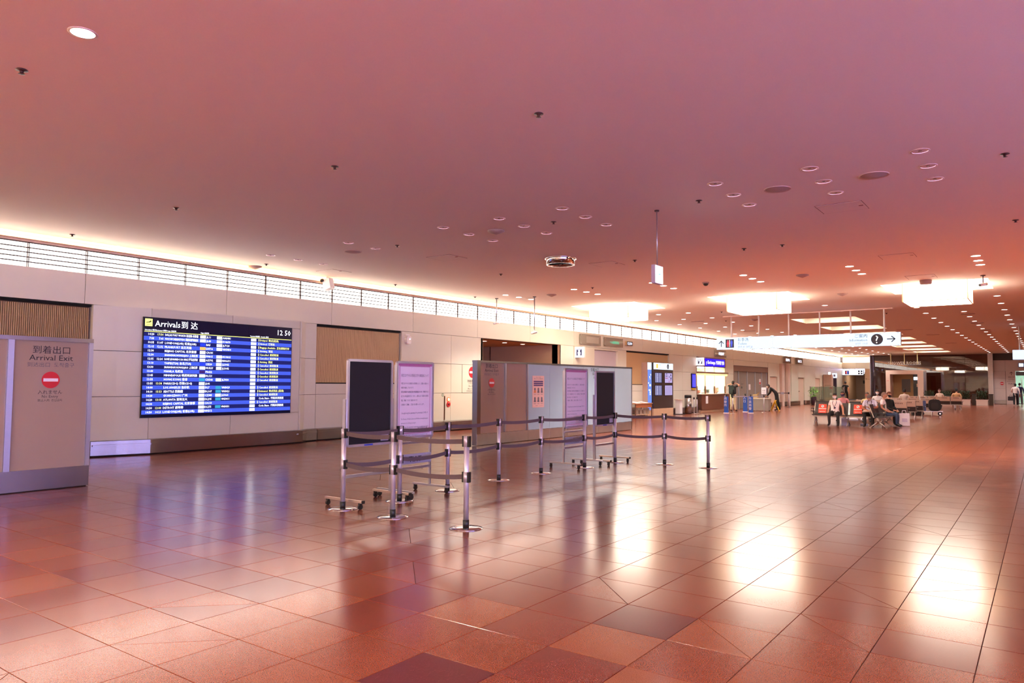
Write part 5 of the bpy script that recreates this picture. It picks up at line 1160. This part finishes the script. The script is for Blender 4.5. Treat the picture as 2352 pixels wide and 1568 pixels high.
MB().text('お手洗', (-0.2, -0.012, 0.29), UX, UZ, 0.09, align='L').text('Toilets', (-0.2, -0.012, 0.16), UX, UZ, 0.07, align='L').build('lettering', PALEINK, t)
m = MB()
for a in (0.5, 0.72):
    for b in (0.16, 0.36): m.rect((a, -0.012, b), UX, UZ, 0.15, 0.15)
m.build('small_pictograms', SINK, t)
t = thing('wall_plate', 'small dark lettered plate on the jamb right of the toilets', 'sign', (-12.98, 71.99, 1.98)); MB().rect((0, -0.002, 0.1), UX, UZ, 0.14, 0.03).rect((0, -0.002, 0.02), UX, UZ, 0.1, 0.03).rect((0.2, -0.002, 0.05), UX, UZ, 0.2, 0.015).build('lettering', INK, t); MB().box(-0.08, 0.08, -0.001, 0.0, -0.02, 0.14).build('plate', CORW, t)
# ---- shower rooms portal
sh = thing('shower_portal', 'white portal of the shower rooms before the timber wall', 'portal', (-9.1, 66.0, 0)); PW = mat('portal white', '#dcc3b4', 0.45, var=0.02)
MB().box(-1.35, -1.04, 0, 2.0, 0, 2.7).build('left_pier', PW, sh); MB().box(0.92, 1.32, 0, 2.0, 0, 2.7).build('right_pier', PW, sh); MB().box(-1.04, 0.92, 0, 2.0, 2.38, 2.7).build('lintel', PW, sh)
MB().box(-1.04, 0.45, 1.6, 1.65, 0, 2.38).build('inner_wall', mat('ochre wall', '#b08e5c', 0.5, var=0.06), sh); MB().box(-0.42, 0.21, 1.57, 1.6, 0.95, 2.0).build('dark_panel', mat('dark brown panel', '#4b3c34', 0.3), sh)
MB().box(0.45, 0.92, 1.3, 1.65, 0, 2.38).build('door', mat('portal dark door', '#1a1410', 0.25), sh); q = MB().box(0.5, 0.78, 1.2, 1.25, 1.93, 2.17).build('lit_sign', lamp('portal sign', '#d8ecff', 1.4), sh); MB().text('VB', (0.64, 1.195, 1.99), UX, UZ, 0.12).build('sign_letters', NAVY, q)
MB().rect((0.78, 1.295, 1.5), UX, UZ, 0.2, 0.26).build('door_notice', KBE, sh); MB().rect((-1.2, -0.002, 1.86), UX, UZ, 0.2, 0.03).build('red_lettering', RED, sh); MB().box(1.321, 1.325, 0.2, 1.8, 0.3, 2.6).build('side_facing', mat('portal side grey', '#b5aeb0', 0.3, 0.4), sh)
t = thing('shower_sign', 'open metal letters reading SHOWER ROOMS on hanging rods', 'sign', (-9.35, 68.0, 3.2)); m = MB()
v, f = text_mesh('SHOWER ROOMS'); x0, x1 = min(a for a, _ in v), max(a for a, _ in v); k = 2.4/(x1-x0)
for q in f:
    P = [((v[i][0]-(x0+x1)/2)*k, v[i][1]*0.24/0.72) for i in q]; m.extr(P[::-1], (0, -0.03, 0.02), UX, UZ, UY*0.06)
m.build('letters', mat('letter metal', '#d8cfc4', 0.3, 0.5), t); MB().box(-1.2, 1.2, -0.03, 0.03, -0.02, 0.01).build('carrier_bar', ALU, t)
for x in (-1.0, 0.0, 0.95): MB().cyl((x, 0, 0.0), (x, 0, ZC-3.2), 0.03, n=8).build('rod', mat('rod cream', '#d8cf9a', 0.4), t)
# ---- planters
POTW = mat('planter cream', '#dcc4b8', 0.4, var=0.02)
for n, (x, lb) in enumerate(((-4.96, 'cream box planter with dark shrub, left of the visible pair'), (-3.84, 'cream box planter with dark shrub, nearest the corner pier'), (-7.3, 'cream box planter with dark shrub behind the seat backs, left'), (-6.15, 'cream box planter with dark shrub behind the two seated people'))):
    t = thing('planter', lb, 'planter', (x, 65.0, 0), 0, 'shrub planters before the timber wall'); rp = random.Random(40+n)
    MB().prism([(-0.36, -0.3), (0.36, -0.3), (0.36, 0.3), (-0.36, 0.3)], 0.01, 0.45).box(-0.385, 0.385, -0.32, 0.32, 0.40, 0.455).build('box', POTW, t); MB().box(-0.35, 0.35, -0.28, 0.28, 0.445, 0.46).build('soil', mat('soil', '#2a1a12', 0.9), t)
    m = MB()
    for k in range(420):
        p = Vector((rp.uniform(-0.34, 0.34), rp.uniform(-0.26, 0.26), rp.uniform(0.5, 1.08))); d = Vector((rp.uniform(-1, 1), rp.uniform(-1, 1), rp.uniform(-0.3, 0.8))).normalized()*0.09; leaf(m, p, p+d, 0.028)
    m.build('foliage', DGREEN, t)
    st = MB()
    for k in range(6): st.cyl((rp.uniform(-.25, .25), rp.uniform(-.2, .2), 0.45), (rp.uniform(-.28, .28), rp.uniform(-.2, .2), 0.95), 0.012, n=6)
    st.build('stems', mat('stem brown', '#3a2a1a', 0.8), t)
for x, yy, lb in ((-4.42, 66.2, 'dark narrow bin between the two visible planters'), (-3.35, 66.6, 'dark narrow bin right of the corner planter')):
    t = thing('waste_bin', lb, 'bin', (x, yy, 0)); MB().box(-0.14, 0.14, -0.14, 0.14, 0, 0.8).build('body', mat('bin umber', '#3a2a22', 0.4), t); MB().box(-0.15, 0.15, -0.15, 0.15, 0.8, 0.86).build('lid', BLACK, t)
# ---- right-hand far wall signs
t = thing('terminal_notice', 'upward arrow notice with TIAT lettering beside the far lobby door', 'sign', (-2.25, 71.99, 1.3)); m = arrow(MB(), (0.05, -0.003, 1.2), UX, UZ, 0.28, 'up').text('出口 P', (0.05, -0.003, 0.84), UX, UZ, 0.11, width=0.42).text('Car Park', (0.05, -0.003, 0.66), UX, UZ, 0.07, width=0.45).text('停车场 주차장', (0.0, -0.003, 0.52), UX, UZ, 0.05, width=0.5).text('TIAT', (0.03, -0.003, 0.3), UX, UZ, 0.12, width=0.44); m.build('lettering', mat('maroon lettering', '#4a2a2c', 0.5), t)
MB().box(-0.33, 0.33, -0.0015, 0.0, 0.15, 1.4).build('plate', mat('far wall panel', '#c9b2ac'), t)
t = thing('no_entry_sign', 'small red no-entry disc on the far wall panel', 'sign', (-2.85, 71.995, 1.55)); no_entry(t, Vector((0, 0, 0.13)), UX, 0.13); MB().text('立入禁止', (0, -0.003, -0.1), UX, UZ, 0.05).build('lettering', PALEINK, t)
t = thing('exit_box', 'small lit square exit box high on the far right wall', 'exit sign', (-1.52, 71.9, 3.0)); MB().box(-0.19, 0.19, 0, 0.08, 0, 0.34).build('housing', mat('exit housing blue', '#6f8fd8', 0.4), t); MB().box(-0.14, 0.14, -0.008, 0, 0.05, 0.29).build('lit_face', lamp('exit box light', '#eef8ff', 2.2), t)
# ================================================================== BEAM SEATS
SEATF = mat('seat charcoal', '#3b322f', 0.5, var=0.1); SEATB = mat('seat shell beige', '#d8bca8', 0.45, var=0.03); SFR = mat('seat frame silver', '#b9afa8', 0.28, 0.9); SLOTM = mat('seat slot dark', '#7a5c4e', 0.7)
def bench(label, loc, rz, n, pitch=0.6):
    t = thing('beam_seat', label, 'bench', loc, rz, 'rows of airport beam seats'); w = n*pitch
    MB().box(-w/2, w/2, 0.0, 0.06, 0.30, 0.35).build('beam', SFR, t)
    for sx in (-w/2+0.08, w/2-0.08) if n < 4 else (-w/2+0.08, 0.0, w/2-0.08):
        MB().tube([(sx, 0.03, 0.32), (sx, -0.02, 0.20), (sx, -0.24, 0.012)], [0.026, 0.022, 0.016]).tube([(sx, 0.03, 0.32), (sx, 0.06, 0.20), (sx, 0.28, 0.012)], [0.026, 0.022, 0.016]).cyl((sx, -0.24, 0), (sx, -0.24, 0.02), 0.022).cyl((sx, 0.28, 0), (sx, 0.28, 0.02), 0.022).build('leg', SFR, t)
    for k in range(n):
        x = -w/2+pitch*(k+0.5); a = pitch/2-0.025
        prof = [(-0.30, 0.375), (-0.26, 0.41), (-0.05, 0.385), (0.14, 0.37), (0.14, 0.345), (-0.05, 0.355), (-0.26, 0.375)]
        MB().extr([(p[0], p[1]) for p in prof], (x-a, 0, 0), UY, UZ, UX*2*a).build('seat', SEATF, t)
        bk_ = MB().extr([(0.15, 0.37), (0.30, 0.80), (0.275, 0.805), (0.125, 0.375)], (x-a, 0, 0), UY, UZ, UX*2*a).build('backrest', SEATF, t)
        MB().extr([(0.213, 0.545), (0.306, 0.812), (0.275, 0.815), (0.297, 0.80), (0.205, 0.548)][:3]+[(0.30, 0.80), (0.206, 0.545)], (x-a, 0, 0), UY, UZ, UX*2*a).build('back_shell', SEATB, bk_)
        sl = MB()
        for j in range(5): sl.obox((x-0.12+0.06*j, 0.2865, 0.735), (0.016, 0, 0), (0, 0.003, 0.0), (0.006, 0.009, 0.026))
        sl.build('grip_slot', SLOTM, bk_)
        for s in (-1, 1): MB().bar((x+s*(a+0.008), 0.14, 0.36), (x+s*(a+0.008), 0.295, 0.81), 0.014, 0.03, up=(0, 1, 0)).build('side_rail', SFR, bk_)
    for sx in (-w/2, w/2): MB().box(sx-0.025, sx+0.025, -0.24, 0.14, 0.50, 0.525).bar((sx, 0.10, 0.33), (sx, 0.05, 0.51), 0.02, 0.03).build('armrest', SFR if sx > 0 else BLACK, t)
    return t
bench('front row of dark seats facing the camera with red notices', (-5.77, 28.55, 0), 0.0, 4)
bench('short seat row seen end on beside the man reading papers', (-4.62, 28.75, 0), math.pi/2, 4)
bench('seat row behind the front row, under the man in pink', (-6.6, 32.0, 0), 0.0, 4)
bench('beige backed seat row behind the woman with the shopping bag', (-5.75, 33.8, 0), math.pi, 4)
bench('beige backed seat row, second behind the woman in black', (-5.75, 36.3, 0), math.pi, 4)
bench('beige backed seat row left of the luggage trolley', (-5.7, 38.2, 0), math.pi, 4)
bench('beige backed seat row behind the luggage trolley', (-5.9, 43.6, 0), math.pi, 4)
bench('farthest beige backed seat row before the planters', (-5.55, 51.6, 0), math.pi, 5)
bench('seat row facing the camera under the woman with reddish hair', (-5.6, 55.3, 0), 0.0, 3)
ORG = mat('notice orange red', '#ea4a30', 0.5)
for x, lb in ((-6.67, 'orange red seat notice on the leftmost front seat'), (-5.47, 'orange red seat notice between the two seated men')):
    t = thing('seat_notice', lb, 'notice', (x, 28.67, 0.42), 0, 'red seat notices'); tl = Vector((0, 0.33, 0.94)).normalized(); n_ = Vector((0, -0.94, 0.33)); o = Vector((0, 0.06, 0.17))+n_*0.035
    q = MB().obox(o, (0.14, 0, 0), tl*0.17, n_*0.002).build('sheet', ORG, t)
    MB().rect(o+n_*0.003-tl*0.005, UX, tl, 0.27, 0.02).disc(o+n_*0.003+tl*0.09, UX, tl, 0.05, n=16).rect(o+n_*0.003-tl*0.12, UX, tl, 0.2, 0.015).build('white_marks', SIGNW, q)
    MB().rect(o+n_*0.004+tl*0.09, Vector((0.7, 0, 0))+tl*0.7, Vector((-0.7, 0, 0))+tl*0.7, 0.02, 0.06).build('black_mark', INK, q)
# ================================================================== PEOPLE
def poseJ(kind):
    J = {}
    if kind.startswith('sit'):
        J.update(pel=(0, 0, .50), bel=(0, .01, .66), che=(0, .03, .86), nb=(0, .04, 1.02), nk=(0, .02, 1.09), hd=(0, -.01, 1.205))
        for s, S in ((-1, 'R'), (1, 'L')):
            J.update({'hip'+S: (s*.095, -.03, .49), 'kn'+S: (s*.14, -.45, .49), 'an'+S: (s*.13, -.43, .10), 'to'+S: (s*.15, -.60, .035), 'sh'+S: (s*.175, .04, .985), 'el'+S: (s*.25, .05, .73), 'wr'+S: (s*.22, -.16, .585), 'ha'+S: (s*.19, -.24, .57)})
        if kind == 'sit_loose':
            J.update(wrL=(.31, -.02, .53), elL=(.28, .08, .74), haL=(.33, -.08, .47), wrR=(-.24, -.14, .57), haR=(-.22, -.22, .56), knL=(.19, -.42, .49), anL=(.20, -.40, .10), toL=(.22, -.57, .035))
        if kind == 'sit_bent':
            J.update(bel=(0, -.03, .66), che=(0, -.08, .84), nb=(0, -.14, .98), nk=(0, -.19, 1.03), hd=(0, -.27, 1.10), shR=(-.18, -.12, .94), shL=(.18, -.12, .94), elR=(-.25, -.15, .70), elL=(.26, -.17, .72), wrR=(-.10, -.33, .64), haR=(-.02, -.37, .62), wrL=(.06, -.36, .73), haL=(-.02, -.41, .75))
        if kind == 'sit_hold':
            J.update(wrR=(-.06, -.30, .60), haR=(-.0, -.37, .59), wrL=(.10, -.32, .60), haL=(.04, -.39, .58))
    else:
        J.update(pel=(0, 0, .92), bel=(0, 0, 1.07), che=(0, .01, 1.26), nb=(0, .02, 1.42), nk=(0, .01, 1.48), hd=(0, -.015, 1.595))
        for s, S in ((-1, 'R'), (1, 'L')):
            J.update({'hip'+S: (s*.09, 0, .90), 'kn'+S: (s*.10, -.015, .49), 'an'+S: (s*.10, .02, .09), 'to'+S: (s*.12, -.14, .035), 'sh'+S: (s*.18, .02, 1.385), 'el'+S: (s*.24, .03, 1.12), 'wr'+S: (s*.25, -.03, .88), 'ha'+S: (s*.25, -.05, .80)})
        if kind == 'arms_up': J.update(elR=(-.40, -.06, 1.46), wrR=(-.17, -.12, 1.55), haR=(-.10, -.10, 1.58), elL=(.40, -.06, 1.46), wrL=(.17, -.12, 1.55), haL=(.10, -.10, 1.58), shR=(-.19, .02, 1.41), shL=(.19, .02, 1.41), anR=(-.14, .0, .09), toR=(-.16, -.15, .035), anL=(.12, .04, .09), toL=(.14, -.11, .035))
        if kind == 'stoop':
            J.update(bel=(0, -.08, 1.05), che=(0, -.22, 1.20), nb=(0, -.33, 1.31), nk=(0, -.38, 1.34), hd=(0, -.46, 1.38), shR=(-.18, -.30, 1.27), shL=(.18, -.30, 1.27), elR=(-.21, -.36, 1.02), elL=(.21, -.36, 1.02), wrR=(-.16, -.50, .86), wrL=(.16, -.50, .86), haR=(-.14, -.56, .80), haL=(.14, -.56, .80), anR=(-.14, .16, .09), toR=(-.15, .0, .035), knR=(-.12, .06, .49))
        if kind == 'walk': J.update(knR=(-.10, -.14, .50), anR=(-.10, -.20, .10), toR=(-.11, -.36, .05), knL=(.10, .08, .49), anL=(.10, .26, .12), toL=(.11, .12, .035), elR=(-.25, .10, 1.12), wrR=(-.27, .08, .88), haR=(-.27, .07, .80), elL=(.26, -.05, 1.14), wrL=(.20, -.24, 1.02), haL=(.17, -.31, 1.04))
    return {k: Vector(v) for k, v in J.items()}
RAD = dict(pel=.135, bel=.125, che=.145, nb=.075, nk=.05, hip=.102, kn=.078, an=.056, to=.044, sh=.072, el=.050, wr=.034, ha=.028)
BONES = [('pel', 'bel', 'shirt'), ('bel', 'che', 'shirt'), ('che', 'nb', 'shirt'), ('nb', 'nk', 'skin')]
for S in 'LR': BONES += [('pel', 'hip'+S, 'pants'), ('hip'+S, 'kn'+S, 'pants'), ('kn'+S, 'an'+S, 'pants'), ('an'+S, 'to'+S, 'shoes'), ('che', 'sh'+S, 'shirt'), ('sh'+S, 'el'+S, 'sleeve'), ('el'+S, 'wr'+S, 'fore'), ('wr'+S, 'ha'+S, 'skin')]
def mcol(h, nm='cloth', rough=0.8): return mat('%s %s' % (nm, h), h, rough, var=0.08, scale=20)
def sphere_grid(n, m):
    for k in range(m):
        for i in range(n): yield k, i
def person(label, loc, rz, pose, scale=1.0, shirt='#e8dcdc', pants='#1c1718', shoes='#0e0c0c', hair='#171212', skin='#c98f72', sleeve='short', mask='#f0ecee', female=False, lanyard=False, lookdown=0.0, hairlong=False, fat=1.0):
    t = thing('person', label, 'person', loc, rz); t.scale = (scale,)*3
    J = poseJ(pose); keys = [k for k in J if k != 'hd']; idx = {k: i for i, k in enumerate(keys)}
    me = bpy.data.meshes.new('sk'); me.from_pydata([J[k] for k in keys], [(idx[a], idx[b]) for a, b, _ in BONES], [])
    o = bpy.data.objects.new('sk', me); COL.objects.link(o); md = o.modifiers.new('s', 'SKIN'); md.use_smooth_shade = True
    sub = o.modifiers.new('u', 'SUBSURF'); sub.levels = 1; sub.render_levels = 1
    for k in keys:
        r = RAD[k[:-1] if k[-1] in 'LR' else k]*(fat if k in ('pel', 'bel', 'che') else 1); d = me.skin_vertices[0].data[idx[k]]
        d.radius = (r*(1.0 if k not in ('che', 'bel', 'pel') else 1.12), r*(0.82 if k in ('che', 'bel') else 1)); d.use_root = (k == 'pel')
    bpy.context.view_layer.update(); ev = o.evaluated_get(bpy.context.evaluated_depsgraph_get()); em = ev.to_mesh()
    b = MB(); b.v = [tuple(v.co) for v in em.vertices]
    M = {'shirt': 0, 'sleeve': 0, 'skin': 1, 'pants': 2, 'shoes': 3, 'fore': 1 if sleeve == 'short' else 0}
    for p in em.polygons:
        c = Vector(p.center); best = None
        for a, e, kd in BONES:
            A, B = J[a], J[e]; d = B-A; u = max(0, min(1, (c-A).dot(d)/d.length_squared)); ra = RAD[a[:-1] if a[-1] in 'LR' else a]; rb = RAD[e[:-1] if e[-1] in 'LR' else e]
            q = (c-(A+d*u)).length/(ra+(rb-ra)*u)
            if best is None or q < best[0]: best = (q, kd, u)
        mi = M[best[1]]
        if best[1] == 'sleeve' and sleeve == 'short' and best[2] > 0.62: mi = 1
        b.f.append(tuple(p.vertices)); b.m.append(mi); b.s.append(True)
    ev.to_mesh_clear(); bpy.data.objects.remove(o); bpy.data.meshes.remove(me)
    for S, s in (('L', 1), ('R', -1)):                                    # five fingers and a thumb set on the palm's side
        W_, H_ = J['wr'+S], J['ha'+S]; d = (H_-W_).normalized(); sd = d.cross(UZ); sd = sd.normalized() if sd.length > 0.1 else Vector((s, 0, 0)); up = sd.cross(d)
        b.obox(H_+d*0.01, sd*0.036, d*0.04, up*0.013, 1)
        for j, L in enumerate((0.062, 0.072, 0.068, 0.052)):
            p0 = H_+d*0.045+sd*(-0.027+0.018*j); p1 = p0+d*L*0.55-up*0.006; p2 = p1+d*L*0.4-up*0.022; b.tube([p0, p1, p2], [0.009, 0.0085, 0.007], 6, 1)
        p0 = H_-d*0.01+sd*0.034*(-s); p1 = p0+d*0.03+sd*0.022*(-s); p2 = p1+d*0.028-up*0.006; b.tube([p0, p1, p2], [0.011, 0.010, 0.008], 6, 1)
    # head
    hc = J['hd']; fwd = Vector((0, -math.cos(lookdown), -math.sin(lookdown))); upv = Vector((0, -math.sin(lookdown), math.cos(lookdown))); rx, ry, rz_ = 0.078, 0.098, 0.118
    def hp(x, y, z): return hc+UX*x-fwd*y+upv*z                           # y>0 is the back of the head
    def shell(mb, k, keep, mi, n=18, m=14):
        V = {}
        for a in range(m+1):
            for i in range(n):
                th = math.pi*a/m; ph = 2*math.pi*i/n; x, y, z = math.sin(th)*math.cos(ph), math.sin(th)*math.sin(ph), -math.cos(th)
                jw = 1-0.24*max(0, -z)**1.3; V[a, i] = (x*rx*jw*k, (y*ry*(1-0.12*max(0, -z))-(0.012 if y < 0 and z < 0 else 0))*k, z*rz_*k, x, y, z)
        for a in range(m):
            for i in range(n):
                q = [V[a, i], V[a, (i+1) % n], V[a+1, (i+1) % n], V[a+1, i]]; cx, cy, cz = (sum(p[j] for p in q)/4 for j in (3, 4, 5))
                if keep(cx, cy, cz): mb.face([hp(*p[:3]) for p in q], mi, True)
    shell(b, 1.0, lambda x, y, z: True, 1)
    b.obox(hp(0, -0.102, -0.012), UX*0.012, fwd*0.014, upv*0.02, 1)
    for s in (-1, 1):
        e = hp(s*0.079, 0.008, -0.005); b.ball(e, 0.012, 0.02, 0.03, 8, 1, 6)
        e = hp(s*0.031, -0.087, 0.014); b.ball(e, 0.012, 0.008, 0.006, 8, 4, 5); e = hp(s*0.032, -0.088, 0.034); b.obox(e, UX*0.016, fwd*0.005, upv*0.003, 5)
    b.obox(hp(0, -0.094, -0.058), UX*0.022, fwd*0.006, upv*0.004, 6)
    body = b.build('body', [mcol(shirt), mcol(skin, 'skin', 0.55), mcol(pants), mcol(shoes, 'shoe', 0.4), mcol('#1a1210', 'eye', 0.3), mcol(hair, 'hair', 0.7), mcol('#9a5548', 'lip', 0.5)], t)
    h = MB(); shell(h, 1.10, lambda x, y, z: z > (0.42 if y < -0.35 else (-0.05 if y < 0.25 else (-0.5 if not hairlong else -0.95))), 0, 24, 18)
    if hairlong: h.ball(hp(0, 0.075, -0.10), 0.07, 0.05, 0.13, 12)
    h.build('hair', mcol(hair, 'hair', 0.7), t)
    if mask:
        k = MB(); shell(k, 1.07, lambda x, y, z: y < -0.12 and -0.86 < z < 0.02, 0, 24, 18)
        for s in (-1, 1): k.cyl(hp(s*0.076, -0.03, -0.02), hp(s*0.084, 0.012, 0.0), 0.003, n=5)
        k.build('face_mask', mcol(mask, 'mask', 0.8), t)
    if lanyard:
        l = MB(); c = J['che']
        yf = -0.145
        for s in (-1, 1): l.tube([J['nb']+Vector((s*0.06, -0.03, 0.02)), c+Vector((s*0.075, yf, 0.06)), c+Vector((0.0, yf-0.012, -0.10))], 0.009, 6)
        l.obox(c+Vector((0.02, yf-0.02, -0.13)), (0.035, 0, 0), (0, 0.004, 0), (0.012, 0, 0.03)); l.build('lanyard', mcol('#241c38', 'lanyard'), t)
    if pose.startswith('sit') and not female:
        MB().box(-0.02, 0.02, -0.16, -0.15, 0.575, 0.605).build('belt_buckle', mcol('#6a5a48', 'buckle', 0.3), t)
    return t
def bagthing(name, label, loc, rz, w, d, h, col, handle=True, print_=None):
    t = thing(name, label, 'bag', loc, rz)
    MB().extr([(-w/2, 0), (w/2, 0), (w/2*0.96, h), (-w/2*0.96, h)], (0, -d/2, 0), UX, UZ, UY*d).build('body', mcol(col, 'bag', 0.6), t)
    if handle: MB().tube([(-w*0.2, 0, h), (-w*0.15, 0, h+0.1), (w*0.15, 0, h+0.1), (w*0.2, 0, h)], 0.01, 6).build('handle', mcol(col, 'bag', 0.6), t)
    if print_: MB().rect((0, -d/2-0.002, h*0.45), UX, UZ, w*0.5, h*0.3).build('print', mcol(print_, 'print'), t)
    return t
person('seated man in white shirt, black trousers, mask and lanyard, hands at his sides', (-6.18, 28.42, 0), 0.0, 'sit_loose', 0.885, lanyard=True, shirt='#ead8d8', fat=1.08)
person('seated grey haired man in pale blue shirt bending over papers', (-5.0, 28.42, 0), 0.0, 'sit_bent', 0.94, lanyard=True, shirt='#c9c4dc', hair='#6a5c58', lookdown=0.6, skin='#b5755c', fat=1.08)
t = thing('clipboard', 'brown papers held on the lap of the bending man', 'papers', (-5.02, 28.02, 0.57)); MB().obox((0, 0, 0), (0.17, 0, 0.01), (0, 0.11, 0.03), (0, -0.002, 0.006)).build('board', mcol('#a58a80', 'paper'), t); MB().obox((0, 0, 0.008), (0.15, 0, 0.01), (0, 0.095, 0.03), (0, 0, 0.001)).build('sheet', mcol('#c9b4ac', 'paper'), t)
person('seated bald man in white shirt and jeans turned to the right', (-4.66, 28.95, 0), math.pi/2, 'sit', 0.92, shirt='#e6dce4', pants='#3a4660', hair='#8a6c60', skin='#c08468', sleeve='short', mask='')
person('woman in black with auburn hair and black mask sitting sideways', (-4.66, 30.0, 0), 0.85, 'sit_hold', 0.93, shirt='#17110f', pants='#1a1412', hair='#6a3420', skin='#d8a284', sleeve='long', mask='#151014', female=True, shoes='#120c0c')
bagthing('shopping_bag', 'white shopping bag standing by the feet of the woman in black', (-4.15, 29.8, 0.02), 0.3, 0.34, 0.16, 0.44, '#ece4ee', True, '#d0c2dc')
person('seated man in pink shirt with a purple mask behind the front row', (-6.65, 31.95, 0), 0.0, 'sit', 0.92, shirt='#dc8f92', hair='#3c2c28', skin='#b8745c', mask='#4c4478')
person('seated man in yellow shirt half hidden behind the bending man', (-5.75, 32.0, 0), 0.1, 'sit', 0.90, shirt='#e0c890', hair='#5a4438', skin='#b8745c', mask='')
person('young woman in white with dark hair and white mask farther back', (-6.25, 37.2, 0), 0.15, 'sit', 0.95, shirt='#eadfdc', hair='#140e10', skin='#d8a084', mask='#f4f0f2', female=True, hairlong=True)
bench('seat row under the young woman in white', (-6.9, 37.3, 0), 0.0, 3)
person('dark haired man seen from behind in a pale shirt among the seats', (-6.0, 43.4, 0), math.pi, 'sit', 0.98, shirt='#cbb6ac', hair='#1a1414', skin='#c08a70', mask='')
person('woman with reddish hair sitting before the timber wall', (-5.6, 55.2, 0), 0.0, 'sit', 0.95, shirt='#dcc4b4', hair='#4a1c1c', mask='#f0e6e2', female=True, hairlong=True)
person('man in tan top and dark cap sitting at the row end', (-4.35, 51.7, 0), math.pi, 'sit', 1.0, shirt='#c9966a', pants='#e6dce0', hair='#120e0e', mask='', sleeve='long')
person('man in black seen from behind walking into the toilets corridor', (-13.6, 66.5, 0), math.pi, 'walk', 1.05, shirt='#14100f', pants='#120e0e', hair='#0e0a0a', mask='')
person('man with backpack and beige trousers, hands raised to his head', (-13.95, 40.0, 0), math.pi-0.25, 'arms_up', 0.98, shirt='#16110f', pants='#d6b896', hair='#1a1210', mask='')
t = thing('backpack', 'black backpack worn by the man with raised hands', 'backpack', (-13.88, 39.72, 0.98), -0.25)
MB().extr(rrect(0.34, 0.48, 0.1), (0, 0.09, 0.20), UX, UZ, UY*-0.20).build('bag', mcol('#161314', 'pack', 0.6), t); MB().extr(rrect(0.26, 0.22, 0.06), (0, -0.11, 0.12), UX, UZ, UY*-0.06).build('front_pocket', mcol('#221d1c', 'pack', 0.6), t); MB().tube([(-0.06, 0.0, 0.44), (0, 0.0, 0.48), (0.06, 0.0, 0.44)], 0.012, 6).build('grab_handle', BLACK, t)
for s in (-1, 1): MB().tube([(s*0.11, 0.10, 0.40), (s*0.13, 0.18, 0.44), (s*0.14, 0.30, 0.38)], 0.02, 6).build('strap', BLACK, t)
person('man in black stooping over the grey table', (-12.35, 42.6, 0), -1.35, 'stoop', 1.0, shirt='#17100f', pants='#100c0e', hair='#2a1a14', mask='#e6dede', sleeve='long')
person('woman in white top and black trousers walking to the far lobby', (-1.80, 66.0, 0), math.pi, 'walk', 0.97, shirt='#f0dedc', pants='#14101a', shoes='#e8dede', hair='#120c12', mask='', sleeve='long', female=True)
bagthing('tote_bag', 'dark handbag carried by the woman in white', (-2.1, 65.92, 0.40), 0.0, 0.36, 0.12, 0.30, '#2a1c24')
person('person in navy jacket and grey trousers standing in the far lobby', (-1.62, 69.5, 0), math.pi, 'walk', 1.0, shirt='#1c1a4a', pants='#6a6a7a', hair='#0e0a14', mask='', sleeve='long')
# ---- luggage trolley
t = thing('luggage_trolley', 'airport luggage trolley behind the seat rows', 'trolley', (-4.70, 41.4, 0), 0.15)
MB().box(-0.30, 0.62, -0.25, 0.25, 0.20, 0.225).build('platform', SFR, t); MB().tube([(-0.3, -0.25, 0.2), (-0.36, -0.25, 0.98), (-0.36, 0.25, 0.98), (-0.3, 0.25, 0.2)], 0.018).build('handle_frame', SFR, t)
for x, yy, r in ((0.5, 0.0, 0.10), (-0.28, -0.22, 0.10), (-0.28, 0.22, 0.10)):
    w = MB().cyl((x, yy-0.025, r), (x, yy+0.025, r), r, n=18).build('wheel', BLACK, t); MB().cyl((x, yy-0.03, r), (x, yy+0.03, r), r*0.4, n=12).build('hub', CHROME, w)
    MB().cyl((x, yy, r), (x, yy, 0.2), 0.02).build('fork', SFR, t)
t = thing('suitcase', 'bulging black travel bag on the luggage trolley', 'suitcase', (-4.50, 41.4, 0.225), 0.15); m = MB().extr(rrect(0.52, 0.56, 0.14, 6), (0.08, 0.22, 0.28), UX, UZ, UY*-0.44); m.build('body', mcol('#1e1512', 'pack', 0.7), t); MB().extr(rrect(0.3, 0.3, 0.08), (0.08, -0.22, 0.25), UX, UZ, UY*-0.04).build('pocket', mcol('#2c201c', 'pack', 0.7), t); MB().tube([(0.0, 0, 0.56), (0.08, 0, 0.60), (0.16, 0, 0.56)], 0.014, 6).build('handle', BLACK, t)
t = thing('suitcase', 'slim blue suitcase beside the black bag on the trolley', 'suitcase', (-4.86, 41.36, 0.225), 0.15); MB().extr(rrect(0.13, 0.5, 0.04), (0, 0.2, 0.25), UX, UZ, UY*-0.4).build('body', mcol('#3a4672', 'case', 0.4), t); MB().box(-0.068, 0.068, -0.203, 0.203, 0.2, 0.23).build('strap', mcol('#b5b0bc', 'case'), t); MB().tube([(-0.03, 0, 0.5), (-0.03, 0, 0.6), (0.03, 0, 0.6), (0.03, 0, 0.5)], 0.01, 6).build('handle', ALU, t)
bagthing('duffel_bag', 'small dark bag lying on the floor by the trolley', (-5.15, 40.9, 0.0), 0.4, 0.42, 0.24, 0.2, '#17110f')
bagthing('plastic_bag', 'translucent white plastic bag under the front seats', (-5.95, 28.95, 0.0), 0.0, 0.24, 0.16, 0.26, '#d6dcf0')
# ---- drinks under seats
t = thing('water_bottle', 'clear water bottle lying under the front seats', 'bottle', (-5.35, 29.1, 0.04)); MB().cyl((-0.12, 0, 0), (0.12, 0, 0), 0.038, n=14).build('bottle', mcol('#c9d4ee', 'bottle', 0.2), t); MB().cyl((0.12, 0, 0), (0.17, 0, 0), 0.018, n=10).build('cap', SIGNW, t)
